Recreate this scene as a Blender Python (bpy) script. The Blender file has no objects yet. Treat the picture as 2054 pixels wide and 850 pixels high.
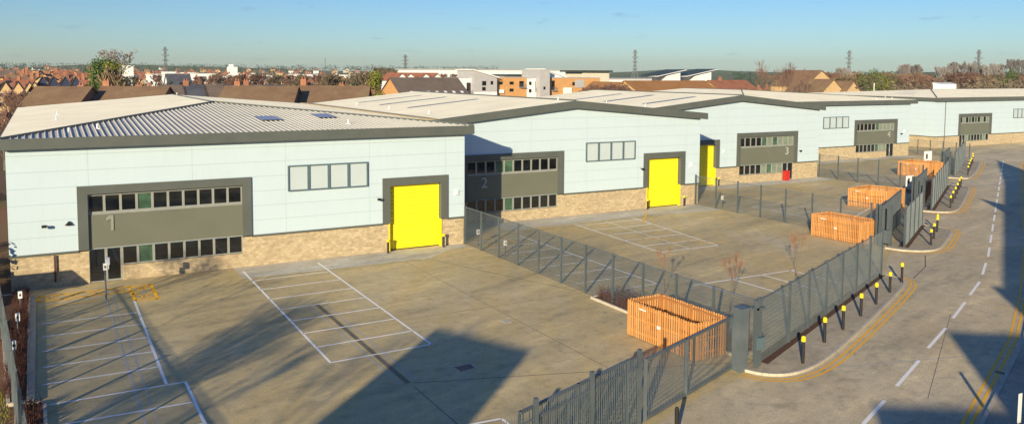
import bpy, math, random
from mathutils import Vector, Matrix, noise
R=random.Random(7)
C=bpy.context.scene.collection
sc=bpy.context.scene
# ------------------------------------------------------------------ camera model (surveyed from the street grid)
CR=[[0.8695390047872479,-0.03218678579881869,0.49281429562619566],
    [-0.4938279126595667,-0.06877499474161354,0.8668356203898098],
    [0.0059926481540106815,-0.9971128376057706,-0.07569727372812207]]
F,PX,PY,H=1664.29,1027.0,272.26,13.32
def ray(x,y):
    v=(x-PX,y-PY,F); return [sum(CR[i][j]*v[j] for j in range(3)) for i in range(3)]
def G(x,y,z=0.0):                     # point of a level plane
    r=ray(x,y); t=(z-H)/r[2]; return Vector((r[0]*t,r[1]*t,z))
def P(x,y,Y):                         # point of an east-west vertical plane
    r=ray(x,y); t=Y/r[1]; return Vector((r[0]*t,Y,H+r[2]*t))
SA=math.radians(46.2); SE=math.radians(14.75)
SUN=Vector((-math.sin(SA)*math.cos(SE),-math.cos(SA)*math.cos(SE),math.sin(SE)))
# ------------------------------------------------------------------ mesh builder
class MB:
    def __init__(s): s.v=[];s.f=[];s.m=[]
    def add(s,vs,fs,mi=0):
        b=len(s.v); s.v+= [tuple(v) for v in vs]; s.f+=[tuple(b+i for i in f) for f in fs]; s.m+=[mi]*len(fs); return s
    def box(s,x0,x1,y0,y1,z0,z1,mi=0):
        return s.add([(x0,y0,z0),(x1,y0,z0),(x1,y1,z0),(x0,y1,z0),(x0,y0,z1),(x1,y0,z1),(x1,y1,z1),(x0,y1,z1)],
          [(0,3,2,1),(4,5,6,7),(0,1,5,4),(1,2,6,5),(2,3,7,6),(3,0,4,7)],mi)
    def obox(s,a,b,w,z0,z1,mi=0):      # box along the plan line a-b, width w
        a=Vector((a[0],a[1]));b=Vector((b[0],b[1]));d=(b-a); d.normalize(); n=Vector((-d.y,d.x))*w/2
        p=[a-n,b-n,b+n,a+n]
        return s.add([(q.x,q.y,z0) for q in p]+[(q.x,q.y,z1) for q in p],[(0,3,2,1),(4,5,6,7),(0,1,5,4),(1,2,6,5),(2,3,7,6),(3,0,4,7)],mi)
    def quad(s,a,b,c,d,mi=0): return s.add([a,b,c,d],[(0,1,2,3)],mi)
    def poly(s,pts,mi=0): return s.add(pts,[tuple(range(len(pts)))],mi)
    def slab(s,pts,z0,z1,mi=0):        # vertical prism
        n=len(pts)
        ar=sum(pts[i][0]*pts[(i+1)%n][1]-pts[(i+1)%n][0]*pts[i][1] for i in range(n))
        if ar<0: pts=pts[::-1]
        return s.add([(p[0],p[1],z0) for p in pts]+[(p[0],p[1],z1) for p in pts],
            [tuple(range(n))[::-1],tuple(range(n,2*n))]+[(i,(i+1)%n,n+(i+1)%n,n+i) for i in range(n)],mi)
    def prismY(s,prof,y0,y1,mi=0):     # profile in x,z extruded along y
        n=len(prof)
        return s.add([(p[0],y0,p[1]) for p in prof]+[(p[0],y1,p[1]) for p in prof],
            [tuple(range(n)),tuple(range(n,2*n))[::-1]]+[(i,n+i,n+(i+1)%n,(i+1)%n) for i in range(n)],mi)
    def prismX(s,prof,x0,x1,mi=0):
        n=len(prof)
        return s.add([(x0,p[0],p[1]) for p in prof]+[(x1,p[0],p[1]) for p in prof],
            [tuple(range(n))[::-1],tuple(range(n,2*n))]+[(i,(i+1)%n,n+(i+1)%n,n+i) for i in range(n)],mi)
    def tube(s,a,b,r0,r1=None,n=6,mi=0,cap=True):
        r1=r0 if r1 is None else r1
        a=Vector(a);b=Vector(b);d=(b-a)
        if d.length<1e-6: return s
        d.normalize(); u=d.orthogonal().normalized(); w=d.cross(u)
        vs=[];
        for p,r in((a,r0),(b,r1)):
            for i in range(n):
                t=2*math.pi*i/n; vs.append(p+(u*math.cos(t)+w*math.sin(t))*r)
        fs=[(i,(i+1)%n,n+(i+1)%n,n+i) for i in range(n)]
        if cap: fs+=[tuple(range(n))[::-1],tuple(range(n,2*n))]
        return s.add(vs,fs,mi)
    def bar(s,a,b,w,mi=0):
        return s.tube(a,b,w*.7071,n=4,mi=mi)
    def build(s,name,mats,parent=None,smooth=False,loc=None):
        me=bpy.data.meshes.new(name)
        vs=s.v
        if loc is None and parent is not None and parent.type=='EMPTY': loc=parent.location if parent.parent is None else None
        if loc is not None: vs=[(v[0]-loc[0],v[1]-loc[1],v[2]-loc[2]) for v in vs]
        me.from_pydata(vs,[],s.f)
        if not isinstance(mats,(list,tuple)): mats=[mats]
        for m in mats: me.materials.append(m)
        if len(mats)>1: me.polygons.foreach_set('material_index',s.m)
        if smooth: me.polygons.foreach_set('use_smooth',[True]*len(s.f))
        me.update()
        o=bpy.data.objects.new(name,me); C.objects.link(o)
        if parent is not None: o.parent=parent
        elif loc is not None: o.location=loc
        return o
def tag(o,label=None,cat=None,group=None,kind=None):
    if label:o['label']=label
    if cat:o['category']=cat
    if group:o['group']=group
    if kind:o['kind']=kind
    return o
def thing(name,label,cat,loc,group=None):
    o=bpy.data.objects.new(name,None); o.empty_display_size=.3; o.location=loc; C.objects.link(o)
    return tag(o,label,cat,group)
def sub(mb,name,mats,part,**k):        # sub-part: same frame as its part's parent thing
    root=part.parent; loc=root.location if root else part.location
    o=mb.build(name,mats,None,loc=None,**k)
    me=o.data
    for v in me.vertices: v.co-=Vector(loc)
    o.parent=part; return o
def copy_tree(o,parent=None):
    c=o.copy(); C.objects.link(c); c.parent=parent
    for ch in o.children: copy_tree(ch,c)
    return c
# ------------------------------------------------------------------ materials
class NT:
    def __init__(s,name,col=(.5,.5,.5),rough=.7,metal=0,spec=.5):
        s.m=bpy.data.materials.new(name); s.m.use_nodes=True; s.t=s.m.node_tree; s.b=s.t.nodes['Principled BSDF']
        s.b.inputs['Base Color'].default_value=(*col,1); s.b.inputs['Roughness'].default_value=rough
        s.b.inputs['Metallic'].default_value=metal; s.b.inputs['Specular IOR Level'].default_value=spec
        s.pos=None
    def n(s,ty,**k):
        x=s.t.nodes.new(ty)
        for a,b in k.items(): setattr(x,a,b)
        return x
    def l(s,a,b): s.t.links.new(a,b)
    def P(s):
        if not s.pos: s.pos=s.n('ShaderNodeNewGeometry').outputs['Position']
        return s.pos
    def wall(s):                      # (x+y, z) coordinates
        sx=s.n('ShaderNodeSeparateXYZ'); s.l(s.P(),sx.inputs[0]); a=s.math('ADD',sx.outputs[0],sx.outputs[1])
        c=s.n('ShaderNodeCombineXYZ'); s.l(a,c.inputs[0]); s.l(sx.outputs[2],c.inputs[1]); return c.outputs[0]
    def math(s,op,a,b=None,c=None):
        x=s.n('ShaderNodeMath',operation=op)
        for i,v in enumerate((a,b,c)):
            if v is None: continue
            if isinstance(v,(int,float)): x.inputs[i].default_value=v
            else: s.l(v,x.inputs[i])
        return x.outputs[0]
    def noise(s,scale,detail=4,rough=.55,vec=None,stretch=None,out='Fac',rot=None):
        x=s.n('ShaderNodeTexNoise'); x.inputs['Scale'].default_value=scale; x.inputs['Detail'].default_value=detail; x.inputs['Roughness'].default_value=rough
        v=vec if vec is not None else s.P()
        if stretch or rot:
            mp=s.n('ShaderNodeMapping'); mp.vector_type='POINT'
            if rot: mp.inputs['Rotation'].default_value=rot
            mp2=mp
            s.l(v,mp.inputs[0]); v=mp.outputs[0]
            if stretch:
                mp3=s.n('ShaderNodeMapping'); mp3.inputs['Scale'].default_value=stretch; s.l(v,mp3.inputs[0]); v=mp3.outputs[0]
        s.l(v,x.inputs['Vector']); return x.outputs[out]
    def ramp(s,fac,stops):
        x=s.n('ShaderNodeValToRGB'); e=x.color_ramp.elements
        while len(e)>1: e.remove(e[-1])
        for i,(p,c) in enumerate(stops):
            k=e[0] if i==0 else e.new(p); k.position=p; k.color=(*c,1) if len(c)==3 else c
        s.l(fac,x.inputs[0]); return x.outputs[0]
    def mix(s,fac,a,b,mode='MIX'):
        x=s.n('ShaderNodeMix',data_type='RGBA',blend_type=mode)
        for i,v in ((0,fac),(6,a),(7,b)):
            if isinstance(v,(int,float)): x.inputs[i].default_value=v
            elif isinstance(v,tuple): x.inputs[i].default_value=(*v,1)
            else: s.l(v,x.inputs[i])
        return x.outputs[2]
    def col(s,c): s.l(c,s.b.inputs['Base Color']); return s
    def rough(s,c): s.l(c,s.b.inputs['Roughness']); return s
    def bump(s,h,st=.3,dist=.02):
        x=s.n('ShaderNodeBump'); x.inputs['Strength'].default_value=st; x.inputs['Distance'].default_value=dist
        s.l(h,x.inputs['Height']); s.l(x.outputs[0],s.b.inputs['Normal']); return s
def vary(name,c1,c2,scale=3,rough=.7,detail=5,metal=0,spec=.4,bump=0,lo=.3,hi=.7):
    n=NT(name,c1,rough,metal,spec); f=n.noise(scale,detail,.6)
    n.col(n.ramp(f,[(lo,c1),(hi,c2)]))
    if bump: n.bump(f,bump,.03)
    return n.m
M={}
def concrete(name,a,b,c,d,road=False):
    n=NT(name,a,.85,0,.3)
    f1=n.noise(.07,6,.62); f2=n.noise(1.6,6,.7); f3=n.noise(.55,5,.65,stretch=(1,.12,1),rot=(0,0,.55)); f4=n.noise(14,4,.75)
    base=n.ramp(f1,[(.32,a),(.5,b),(.68,c)])
    base=n.mix(n.ramp(f3,[(.38,(0,0,0)),(.7,(1,1,1))]),base,d)
    f5=n.noise(.35,7,.72,stretch=(.22,1,1),rot=(0,0,-.25)); f6=n.noise(.16,5,.6,stretch=(1,.5,1),rot=(0,0,.5))
    base=n.mix(1.0,base,n.ramp(f5,[(.30,(.60,.62,.66)),(.46,(.96,.96,.96)),(.54,(1.03,1.02,1.0)),(.70,(1.38,1.34,1.25))]),'MULTIPLY')
    base=n.mix(n.ramp(f6,[(.55,(0,0,0)),(.75,(.6,.6,.6))]),base,tuple(x*k for x,k in zip(d,(1.1,1.0,.8))))
    base=n.mix(.55,base,n.mix(1.0,base,n.ramp(f2,[(.32,(.52,.54,.57)),(.47,(.97,.97,.97)),(.58,(1.05,1.04,1.03)),(.72,(1.4,1.37,1.3))]),'MULTIPLY'))
    base=n.mix(.5,base,n.mix(1.0,base,n.ramp(f4,[(.3,(.55,.55,.55)),(.7,(1.45,1.43,1.4))]),'MULTIPLY'))
    sp=n.noise(.9,3,.5,stretch=(.5,.5,.5)); sp2=n.ramp(sp,[(.66,(0,0,0)),(.74,(1,1,1))])
    base=n.mix(n.math('MULTIPLY',sp2,.35),base,(.16,.135,.09))
    n.col(base); n.bump(f4,.25,.01); n.rough(n.ramp(f2,[(.3,(.75,)*3),(.7,(.95,)*3)]))
    return n.m
M['concrete']=concrete('yard_concrete',(.365,.305,.18),(.505,.412,.22),(.58,.49,.30),(.53,.405,.18))
M['road']=concrete('road_surface',(.45,.38,.245),(.55,.462,.285),(.61,.52,.335),(.50,.41,.25))
M['paving']=concrete('footway',(.36,.31,.21),(.42,.36,.25),(.46,.40,.28),(.36,.31,.21))
M['apron']=concrete('apron_concrete',(.46,.44,.36),(.54,.52,.43),(.60,.58,.48),(.48,.45,.35))
M['kerb']=vary('kerb_concrete',(.40,.35,.26),(.56,.50,.39),2.5,.85,bump=.2)
def paint(name,c,wear=.35):
    n=NT(name,c,.7,0,.3); f=n.noise(9,6,.75); g=n.noise(.8,3,.6)
    k=n.math('MULTIPLY',n.ramp(f,[(.46,(0,0,0)),(.64,(1,1,1))]),n.ramp(g,[(.3,(wear*.4,)*3),(.7,(min(1,wear*1.7),)*3)]))
    n.col(n.mix(k,c,(.32,.28,.19))); return n.m
M['white_line']=paint('white_line_paint',(.9,.87,.78),.08); M['yellow_line']=paint('yellow_line_paint',(.92,.46,.015),.12)
M['faint_line']=paint('saw_cut',(.42,.42,.38),.6); M['dark_line']=vary('joint_and_shadow_tone',(.11,.10,.07),(.19,.16,.1),2)  # dark tone for joints and for a painted lamp column shadow
def cladding():
    n=NT('pale_cladding',(.6,.7,.69),.42,0,.35)
    w=n.wall(); sx=n.n('ShaderNodeSeparateXYZ'); n.l(w,sx.inputs[0])
    def line(v,per,off,wd):
        a=n.math('FRACT',n.math('DIVIDE',n.math('ADD',v,off),per)); a=n.math('ABSOLUTE',n.math('SUBTRACT',a,.5)); return n.math('GREATER_THAN',a,.5-wd/per)
    hl=line(sx.outputs[1],1.0,-.15,.016); vl=line(sx.outputs[0],6.1,1.1,.014)
    j=n.math('MAXIMUM',hl,vl)
    f=n.noise(.6,3,.5); c=n.mix(f,(.475,.58,.61),(.51,.61,.64))
    d=n.noise(1.2,5,.7,stretch=(3,3,.35)); c=n.mix(n.math('MULTIPLY',n.ramp(d,[(.5,(0,0,0)),(.8,(1,1,1))]),.18),c,(.37,.43,.39))
    n.col(n.mix(n.math('MULTIPLY',j,.5),c,(.26,.36,.37))); n.bump(n.math('SUBTRACT',1.0,j),.5,.01); return n.m
M['clad']=cladding()
def blockwork():
    n=NT('buff_blockwork',(.4,.34,.22),.9,0,.2)
    b=n.n('ShaderNodeTexBrick'); b.inputs['Scale'].default_value=1; b.inputs['Brick Width'].default_value=.34; b.inputs['Row Height'].default_value=.17
    b.inputs['Mortar Size'].default_value=.012; b.inputs['Bias'].default_value=0; b.offset=.5
    b.inputs['Color1'].default_value=(.39,.305,.18,1); b.inputs['Color2'].default_value=(.55,.445,.275,1); b.inputs['Mortar'].default_value=(.40,.34,.23,1)
    n.l(n.wall(),b.inputs['Vector'])
    f=n.noise(5,5,.7); g=n.noise(.5,4,.6)
    c=n.mix(1.0,b.outputs[0],n.ramp(f,[(.3,(.8,.8,.8)),(.7,(1.15,1.13,1.1))]),'MULTIPLY')
    c=n.mix(n.math('MULTIPLY',n.ramp(g,[(.5,(0,0,0)),(.75,(1,1,1))]),.35),c,(.34,.26,.15))
    n.col(c); n.bump(n.math('SUBTRACT',1.0,b.outputs[1]),.5,.01); return n.m
M['block']=blockwork()
M['grey']=vary('dark_grey_metal',(.085,.095,.082),(.105,.115,.10),.7,.5)
M['panel']=vary('grey_green_panel',(.125,.135,.098),(.145,.15,.11),.5,.45)
M['frame']=vary('window_frame_grey',(.24,.25,.225),(.29,.30,.26),2,.4)
M['louvre_frame']=vary('blue_grey_frame',(.075,.12,.14),(.10,.15,.17),2,.4)
def glass(name,c,rough=.04):
    n=NT(name,c,rough,0,.8); f=n.noise(1.1,3,.6); n.col(n.ramp(f,[(.35,c),(.7,tuple(min(1,x*2.2+.004) for x in c))])); return n.m
M['glass']=glass('dark_glass',(.004,.005,.006)); M['green_glass']=glass('green_tinted_panel',(.035,.075,.045),.2)
M['reflection_glass']=vary('glass_painted_reflection',(.16,.20,.15),(.24,.28,.21),1.5,.1)  # paler panes, bright window reflections put into the colour
M['pale_glass']=vary('translucent_panel',(.43,.50,.50),(.47,.54,.54),.5,.25)
M['yellow']=vary('yellow_paint',(.74,.57,.008),(.80,.63,.012),.6,.45)
def ribdoor():
    n=NT('yellow_shutter',(.85,.74,.02),.45,0,.4); sx=n.n('ShaderNodeSeparateXYZ'); n.l(n.P(),sx.inputs[0])
    s=n.math('SINE',n.math('MULTIPLY',sx.outputs[2],2*math.pi/.3)); n.bump(s,.5,.03)
    n.col(n.mix(n.noise(.7,4,.6),(.80,.655,.012),(.86,.72,.02))); return n.m
M['shutter']=ribdoor()
M['roof']=vary('pale_roof_sheet',(.455,.44,.375),(.535,.52,.445),.25,.8,spec=.15)
M['hiproof']=M['roof']
M['rooflight']=vary('translucent_rooflight',(.24,.28,.38),(.30,.34,.44),1.5,.6)
M['gutter']=vary('valley_gutter',(.35,.27,.13),(.5,.42,.25),1.2,.8)
M['fence']=vary('galvanised_grey_fence',(.10,.125,.135),(.15,.175,.185),1,.5,metal=.2)
M['post']=vary('fence_post_grey',(.06,.08,.09),(.09,.11,.12),1,.5)
M['dark']=vary('black_plastic',(.012,.012,.012),(.025,.02,.018),3,.5)
M['cap']=vary('yellow_cap',(.78,.58,.01),(.85,.66,.02),3,.45)
M['white']=vary('white_paint',(.7,.71,.69),(.78,.78,.76),3,.5)
M['red']=vary('red_enamel',(.42,.02,.015),(.5,.03,.02),3,.4)
M['tan_pipe']=vary('brown_downpipe',(.07,.02,.01),(.1,.03,.02),3,.5)
def wood():
    n=NT('orange_timber',(.5,.22,.06),.8,0,.2); f=n.noise(1.0,6,.7,stretch=(9,9,.6)); g=n.noise(2.2,2,.5,stretch=(3,3,.02))
    c=n.mix(n.ramp(f,[(.3,(0,0,0)),(.7,(1,1,1))]),(.40,.15,.032),(.60,.28,.08))
    oi=n.n('ShaderNodeNewGeometry').outputs['Random Per Island']
    c=n.mix(n.math('MULTIPLY',oi,.75),c,(.68,.36,.13)); c=n.mix(n.ramp(oi,[(.0,(.55,)*3),(.12,(0,0,0))]),c,(.30,.12,.035)); n.col(c); n.bump(f,.3,.01); return n.m
M['wood']=wood()
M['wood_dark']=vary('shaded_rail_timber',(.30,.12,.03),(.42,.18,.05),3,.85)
M['soil']=vary('bark_mulch',(.05,.022,.010),(.14,.065,.028),9,.95,bump=.6)
M['twig_dark']=vary('dark_red_twigs',(.035,.013,.010),(.10,.035,.022),6,.9)
M['twig_orange']=vary('orange_twigs',(.22,.09,.04),(.32,.15,.08),4,.9)
M['bark']=vary('grey_bark',(.10,.075,.055),(.18,.14,.10),3,.9)
M['birch']=vary('pale_birch_bark',(.42,.34,.24),(.58,.48,.36),3,.85)
M['twig_red']=vary('red_brown_twigs',(.13,.07,.05),(.20,.11,.075),1,.9)
M['twig_brown']=vary('brown_twigs',(.10,.078,.045),(.18,.135,.08),1,.9)
M['twig_grey']=vary('grey_twigs',(.17,.15,.14),(.26,.235,.21),1,.9)
M['twig_tan']=vary('tan_twigs',(.16,.115,.06),(.25,.18,.10),1,.9)
M['leaf_yellow']=vary('yellow_green_leaves',(.10,.12,.008),(.22,.22,.02),1.4,.7)
M['leaf_green']=vary('mid_green_leaves',(.035,.075,.008),(.09,.14,.02),1.2,.7)
M['leaf_dark']=vary('dark_green_leaves',(.012,.03,.010),(.03,.06,.018),1.5,.7)
M['grass']=vary('rough_grass',(.06,.09,.015),(.15,.16,.03),.6,.95)
def ground():
    n=NT('town_ground',(.1,.09,.05),.95,0,.2); f=n.noise(.012,8,.65); g=n.noise(.09,5,.7)
    c=n.ramp(f,[(.3,(.10,.07,.04)),(.45,(.17,.09,.05)),(.55,(.09,.10,.035)),(.7,(.15,.11,.07))])
    n.col(n.mix(n.ramp(g,[(.35,(0,0,0)),(.65,(1,1,1))]),c,(.19,.11,.07))); return n.m
M['ground']=ground()
def hill():
    n=NT('hill_fields',(.1,.12,.06),.95,0,.1); f=n.noise(.006,6,.65); g=n.noise(.05,4,.7)
    c=n.ramp(f,[(.35,(.17,.24,.08)),(.5,(.13,.19,.07)),(.6,(.20,.19,.09))]); n.col(n.mix(n.ramp(g,[(.45,(0,0,0)),(.6,(1,1,1))]),c,(.08,.09,.05))); return n.m
M['hill']=hill()
def tiles(name,a,b,c):
    n=NT(name,a,.85,0,.2); f=n.noise(.35,5,.65); g=n.noise(5,4,.7)
    k=n.ramp(f,[(.3,a),(.55,b),(.75,c)]); sx=n.n('ShaderNodeSeparateXYZ'); n.l(n.P(),sx.inputs[0])
    w=n.math('FRACT',n.math('MULTIPLY',sx.outputs[2],6.0))
    n.col(n.mix(.6,k,n.mix(1.0,k,n.ramp(g,[(.3,(.65,)*3),(.7,(1.3,)*3)]),'MULTIPLY'))); n.bump(w,.4,.03); return n.m
M['tile_brown']=tiles('brown_concrete_tiles',(.165,.10,.055),(.215,.135,.075),(.23,.18,.08))
M['tile_grey']=tiles('grey_brown_tiles',(.12,.09,.07),(.15,.115,.09),(.17,.13,.10))
M['tile_red']=tiles('red_clay_tiles',(.24,.085,.045),(.32,.13,.07),(.25,.12,.07))
M['tile_orange']=tiles('orange_brown_tiles',(.27,.125,.04),(.33,.16,.055),(.30,.16,.07))
M['slate']=tiles('slate',(.05,.055,.07),(.08,.085,.10),(.10,.10,.11))
M['brick_red']=vary('red_brick',(.26,.10,.05),(.38,.17,.09),1.5,.9)
M['brick_orange']=vary('orange_brick',(.48,.24,.08),(.58,.32,.12),1.2,.9)
M['brick_tan']=vary('tan_brick',(.50,.33,.15),(.60,.42,.21),1.2,.9)
M['render']=vary('white_render',(.68,.68,.64),(.78,.78,.74),.6,.8)
M['cream']=vary('cream_render',(.55,.50,.38),(.65,.60,.46),.8,.8)
M['lgrey']=vary('light_grey_cladding',(.36,.35,.34),(.43,.42,.40),.8,.7)
M['dkgrey']=vary('dark_roof_membrane',(.03,.045,.035),(.05,.07,.05),1,.6)
M['navy']=vary('navy_boarding',(.012,.02,.055),(.02,.035,.085),1,.6)
M['steel']=vary('pylon_steel',(.07,.09,.10),(.10,.12,.13),.5,.6)
# ------------------------------------------------------------------ setting: ground, road, pavements
def struct(mb,name,m,**k):
    return tag(mb.build(name,m,**k),kind='structure')
g=MB()
n=48; S=2600
gx=[-S+2*S*i/n for i in range(n+1)]
for i in range(n+1):
    for j in range(n+1): g.v.append((gx[i],gx[j]+S*.6,0.0))
for i in range(n):
    for j in range(n): g.f.append((i*(n+1)+j,(i+1)*(n+1)+j,(i+1)*(n+1)+j+1,i*(n+1)+j+1)); g.m.append(0)
struct(g,'ground',M['ground'])
# low hills along the horizon
def hillrange(name,az0,az1,d0,d1,hf,nn=90,mm=14,mat='hill'):
    h=MB()
    for i in range(nn+1):
        a=math.radians(az0+(az1-az0)*i/nn)
        for j in range(mm+1):
            t=j/mm; d=d0+(d1-d0)*t
            e=min(1,min(i,nn-i)/8)
            z=hf(az0+(az1-az0)*i/nn)*math.sin(t*math.pi/2)**1.3*e
            z*=.85+.3*noise.noise(Vector((math.sin(a)*d*.004,math.cos(a)*d*.004,3)))
            h.v.append((math.sin(a)*d,math.cos(a)*d,z-.5))
    for i in range(nn):
        for j in range(mm): q=i*(mm+1)+j; h.f.append((q,q+1,q+mm+2,q+mm+1)); h.m.append(0)
    return struct(h,name,M[mat],smooth=True)
hillrange('town_hill',-14,32,900,1900,lambda a:22+4*math.sin(a*.25) if a<24 else 20)
hillrange('green_hill',22,76,800,2100,lambda a:21+4*math.sin((a-38)*.35))
# estate slab
road_r=[(20,13.3),(31,17.9),(42.65,22.76),(52,27.4),(70,37),(100,54),(128,69.5),(150,79),(214,84)]
est=MB().poly([(-1.0,18,.004),(24,12,.004),(60,26,.004),(214,80,.004),(214,92.9,.004),(141,93,.004),(141,110,.004),(120,100,.004),(-1.0,60,.004)])
struct(est,'yard',M['concrete'])
# road surface
fl=[(14,21.4),(22.7,25.0),(27.8,26.3),(48.3,35.0),(56.5,40.3),(67.6,45.4),(75.4,50.2),(94.7,60.3),(104.5,65.7),(122.6,75.6),(134,83),(144,92.9),(214,92.9)]
rd=MB()
pl=fl+[(x,y) for x,y in road_r[::-1]]
rd.poly([(p[0],p[1],.008) for p in pl]); struct(rd,'road',M['road'])
pv=MB()
def island(pts,name):
    mb=MB().slab(pts,.0,.10); o=struct(mb,name,M['paving'])
    return o
def strip(mb,pts,w,z,dash=None,mi=0):
    for a,b in zip(pts,pts[1:]):
        a=Vector(a[:2]);b=Vector(b[:2]);L=(b-a).length
        if L<.01: continue
        d=(b-a)/L; nn=Vector((-d.y,d.x))*w/2
        segs=[(0,L)] if not dash else []
        if dash:
            s=0
            while s<L: segs.append((s,min(L,s+dash[0]))); s+=dash[0]+dash[1]
        for s0,s1 in segs:
            p,q=a+d*s0,a+d*s1
            mb.quad((*(p-nn),z),(*(q-nn),z),(*(q+nn),z),(*(p+nn),z),mi)
def offset(pts,o):
    out=[]
    for i,p in enumerate(pts):
        a=Vector(pts[max(0,i-1)][:2]); b=Vector(pts[min(len(pts)-1,i+1)][:2]); d=(b-a).normalized(); n_=Vector((-d.y,d.x)); out.append(tuple(Vector(p[:2])+n_*o))
    return out
def smooth_pts(pts,it=2):
    for _ in range(it):
        q=[pts[0]]
        for a,b in zip(pts,pts[1:]):
            q+= [(a[0]*.75+b[0]*.25,a[1]*.75+b[1]*.25),(a[0]*.25+b[0]*.75,a[1]*.25+b[1]*.75)]
        q.append(pts[-1]); pts=q
    return pts
K1=smooth_pts([(27.1,26.6),(27.5,25.6),(28.7,25.0),(31,25.45),(34.8,27),(42.6,30.45),(47.4,32.7),(48.5,33.6),(48.5,34.9)])
K2=smooth_pts([(56.2,40.6),(56.5,39.2),(58,38.2),(59.8,38.4),(63.9,40.5),(67.2,42.2),(68.1,43.2),(67.7,45.2)])
K3=smooth_pts([(74.8,50.2),(75.4,48.9),(77,48.2),(81.1,50.1),(95.3,57.9),(96.6,59.3),(95.4,60.8)])
K4=smooth_pts([(102.3,65.2),(102.9,63.9),(104.3,63.2),(122.8,73.2),(126,75.4),(126.0,78)])
for k,nm,yl in ((K1,'pavement',1),(K2,'pavement',1),(K3,'pavement',1),(K4,'pavement',1)):
    island(k,nm)
    kb=MB()
    for a,b in zip(k,k[1:]): kb.obox(a,b,.14,.0,.125)
    struct(kb,'kerb',M['kerb'])
    y=MB(); 
    s=1 if True else -1
    q=k[3:-4] if k is not K1 else k[2:-3]
    strip(y,offset(q,-.38),.11,.014); strip(y,offset(q,-.66),.11,.014); struct(y,'yellow_lines',M['yellow_line'])
y=MB(); rr=offset(road_r,.0)
strip(y,offset(road_r,.35),.11,.014); strip(y,offset(road_r,.63),.11,.014); struct(y,'yellow_lines',M['yellow_line'])
kb=MB()
for a,b in zip(road_r,road_r[1:]): kb.obox(a,b,.15,0,.12)
struct(kb,'kerb',M['kerb'])
pp=MB(); o2=offset(road_r,-1.5)
pp.poly([(p[0],p[1],.10) for p in o2]+[(p[0],p[1],.10) for p in road_r[::-1]]); struct(pp,'pavement',M['paving'])
bed=MB(); o3=offset(road_r,-9)
for i in range(len(o2)-1): bed.quad((*o2[i],.09),(*o3[i],.25),(*o3[i+1],.25),(*o2[i+1],.09))
struct(bed,'verge',M['soil'])
# centre line
cl=MB()
for a,b in [((27.0,20.14),(29.74,21.23)),((31.61,22.01),(35.41,23.56)),((37.41,24.45),(41.25,26.01)),((43.29,26.91),(47.07,28.56)),((48.81,29.35),(52.59,31.01)),((54.65,32.07),(58.28,33.99))]: strip(cl,[a,b],.16,.014)
a=Vector((60.45,35.12)); d=Vector((.873,.487))
for i in range(14): 
    p=a+d*i*5.9; strip(cl,[tuple(p),tuple(p+d*3.9)],.16,.014)
struct(cl,'centre_line',M['white_line'])
# bay markings
w=MB(); Z=.012
def L(*pts,wd=.125): strip(w,pts,wd,Z)
L((11.4,56.2),(11.2,36.4)); L((16.5,56.4),(16.32,36.5))
for k in range(8): L((11.25,36.45+2.41*k),(16.35,36.6+2.41*k))
for yv in (49.33,46.92,44.42,42.0,39.66): L((-.3,yv),(4.25,yv-.05))
L((4.37,51.9),(4.28,37.1),wd=.13); L((-.1,37.1),(5.08,37.12)); L((5.03,37.1),(5.03,20),wd=.13); L((.2,34.75),(5.0,34.65)); L((.2,32.3),(5.0,32.3)); L((.2,29.9),(5,29.9))
L((13.2,27.4),(15.1,27.25),(15.1,22)); L((12.5,24.9),(15.1,24.8))
L((33.82,58.2),(33.73,40.3))
for k in range(8): L((29.2,40.6+2.4*k),(33.75,40.55+2.4*k))
L((40.7,60.3),(39.96,47.7)); L((47.33,60.5),(45.57,47.57)); L((43.9,60.2),(42.8,47.6),wd=.07)
for k in range(6): t=k*2.4/12.7; L((39.96+.74*t,47.7+2.4*k),(45.57+1.7*t,47.57+2.4*k))
L((35.5,39.15),(44.6,39.02)); 
for x in (36.2,38.8,41.4,44.1): L((x,39.1),(x+.15,34.4))
for x0,y0 in ((62,60),(92,73)):
    L((x0,y0-12),(x0,y0))
    for k in range(6): L((x0,y0-12+2.4*k),(x0+4.8,y0-12+2.4*k))
L((64,50.2),(80,57.6)); 
for k in range(5): L((66+3*k,51.1+1.4*k),(67.5+3*k,47.2+1.4*k) if k<1 else (66+3*k-1.6,51.1+1.4*k+4))
struct(w,'bay_lines',M['white_line'])
w=MB()
yl=[(-.5,55.5),(5.65,55.5),(5.6,51.7),(4.4,51.9),(4.4,54.2),(-.5,54.2),(-.5,55.5)]
L(*yl,wd=.2); L((-.3,52.9),(2.6,52.95)); L((4.4,54.2),(4.4,55.5),wd=.12)
for k in range(5): x=-.5+k*1.22; L((x,54.2),(x+1.22,55.5)); L((x,55.5),(x+1.22,54.2))
L((4.4,51.9),(5.62,53.6)); L((5.6,51.7),(4.4,53.6)); L((4.4,53.6),(5.6,55.4))
for k in range(4): L((27+k*.0+1.8,58.5-k*1.2),(32,60.2-k*1.2))
L((28.9,58.8),(32.2,58.9),(32.2,55.2),(28.9,55.2)); L((46.5,58),(50.8,62.8),wd=.12); L((46.9,47.9),(41,53.5),wd=.12)
L((66,63.5),(72,63.5),(72,66.5),(66,66.5)); L((99,78),(108,78),(108,81),(99,81))
struct(w,'yellow_hatching',M['yellow_line'])
w=MB(); Z=.010
L((2.95,56),(3.1,27),wd=.09); L((3.35,56),(3.5,27),wd=.06)
L((12.95,46),(13.0,32.3),wd=.07); L((13.86,46),(13.8,32.3),wd=.07)
L((37.9,22.9),(29.5,25.3),wd=.07); struct(w,'concrete_joints',M['faint_line'])
w=MB()
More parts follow.
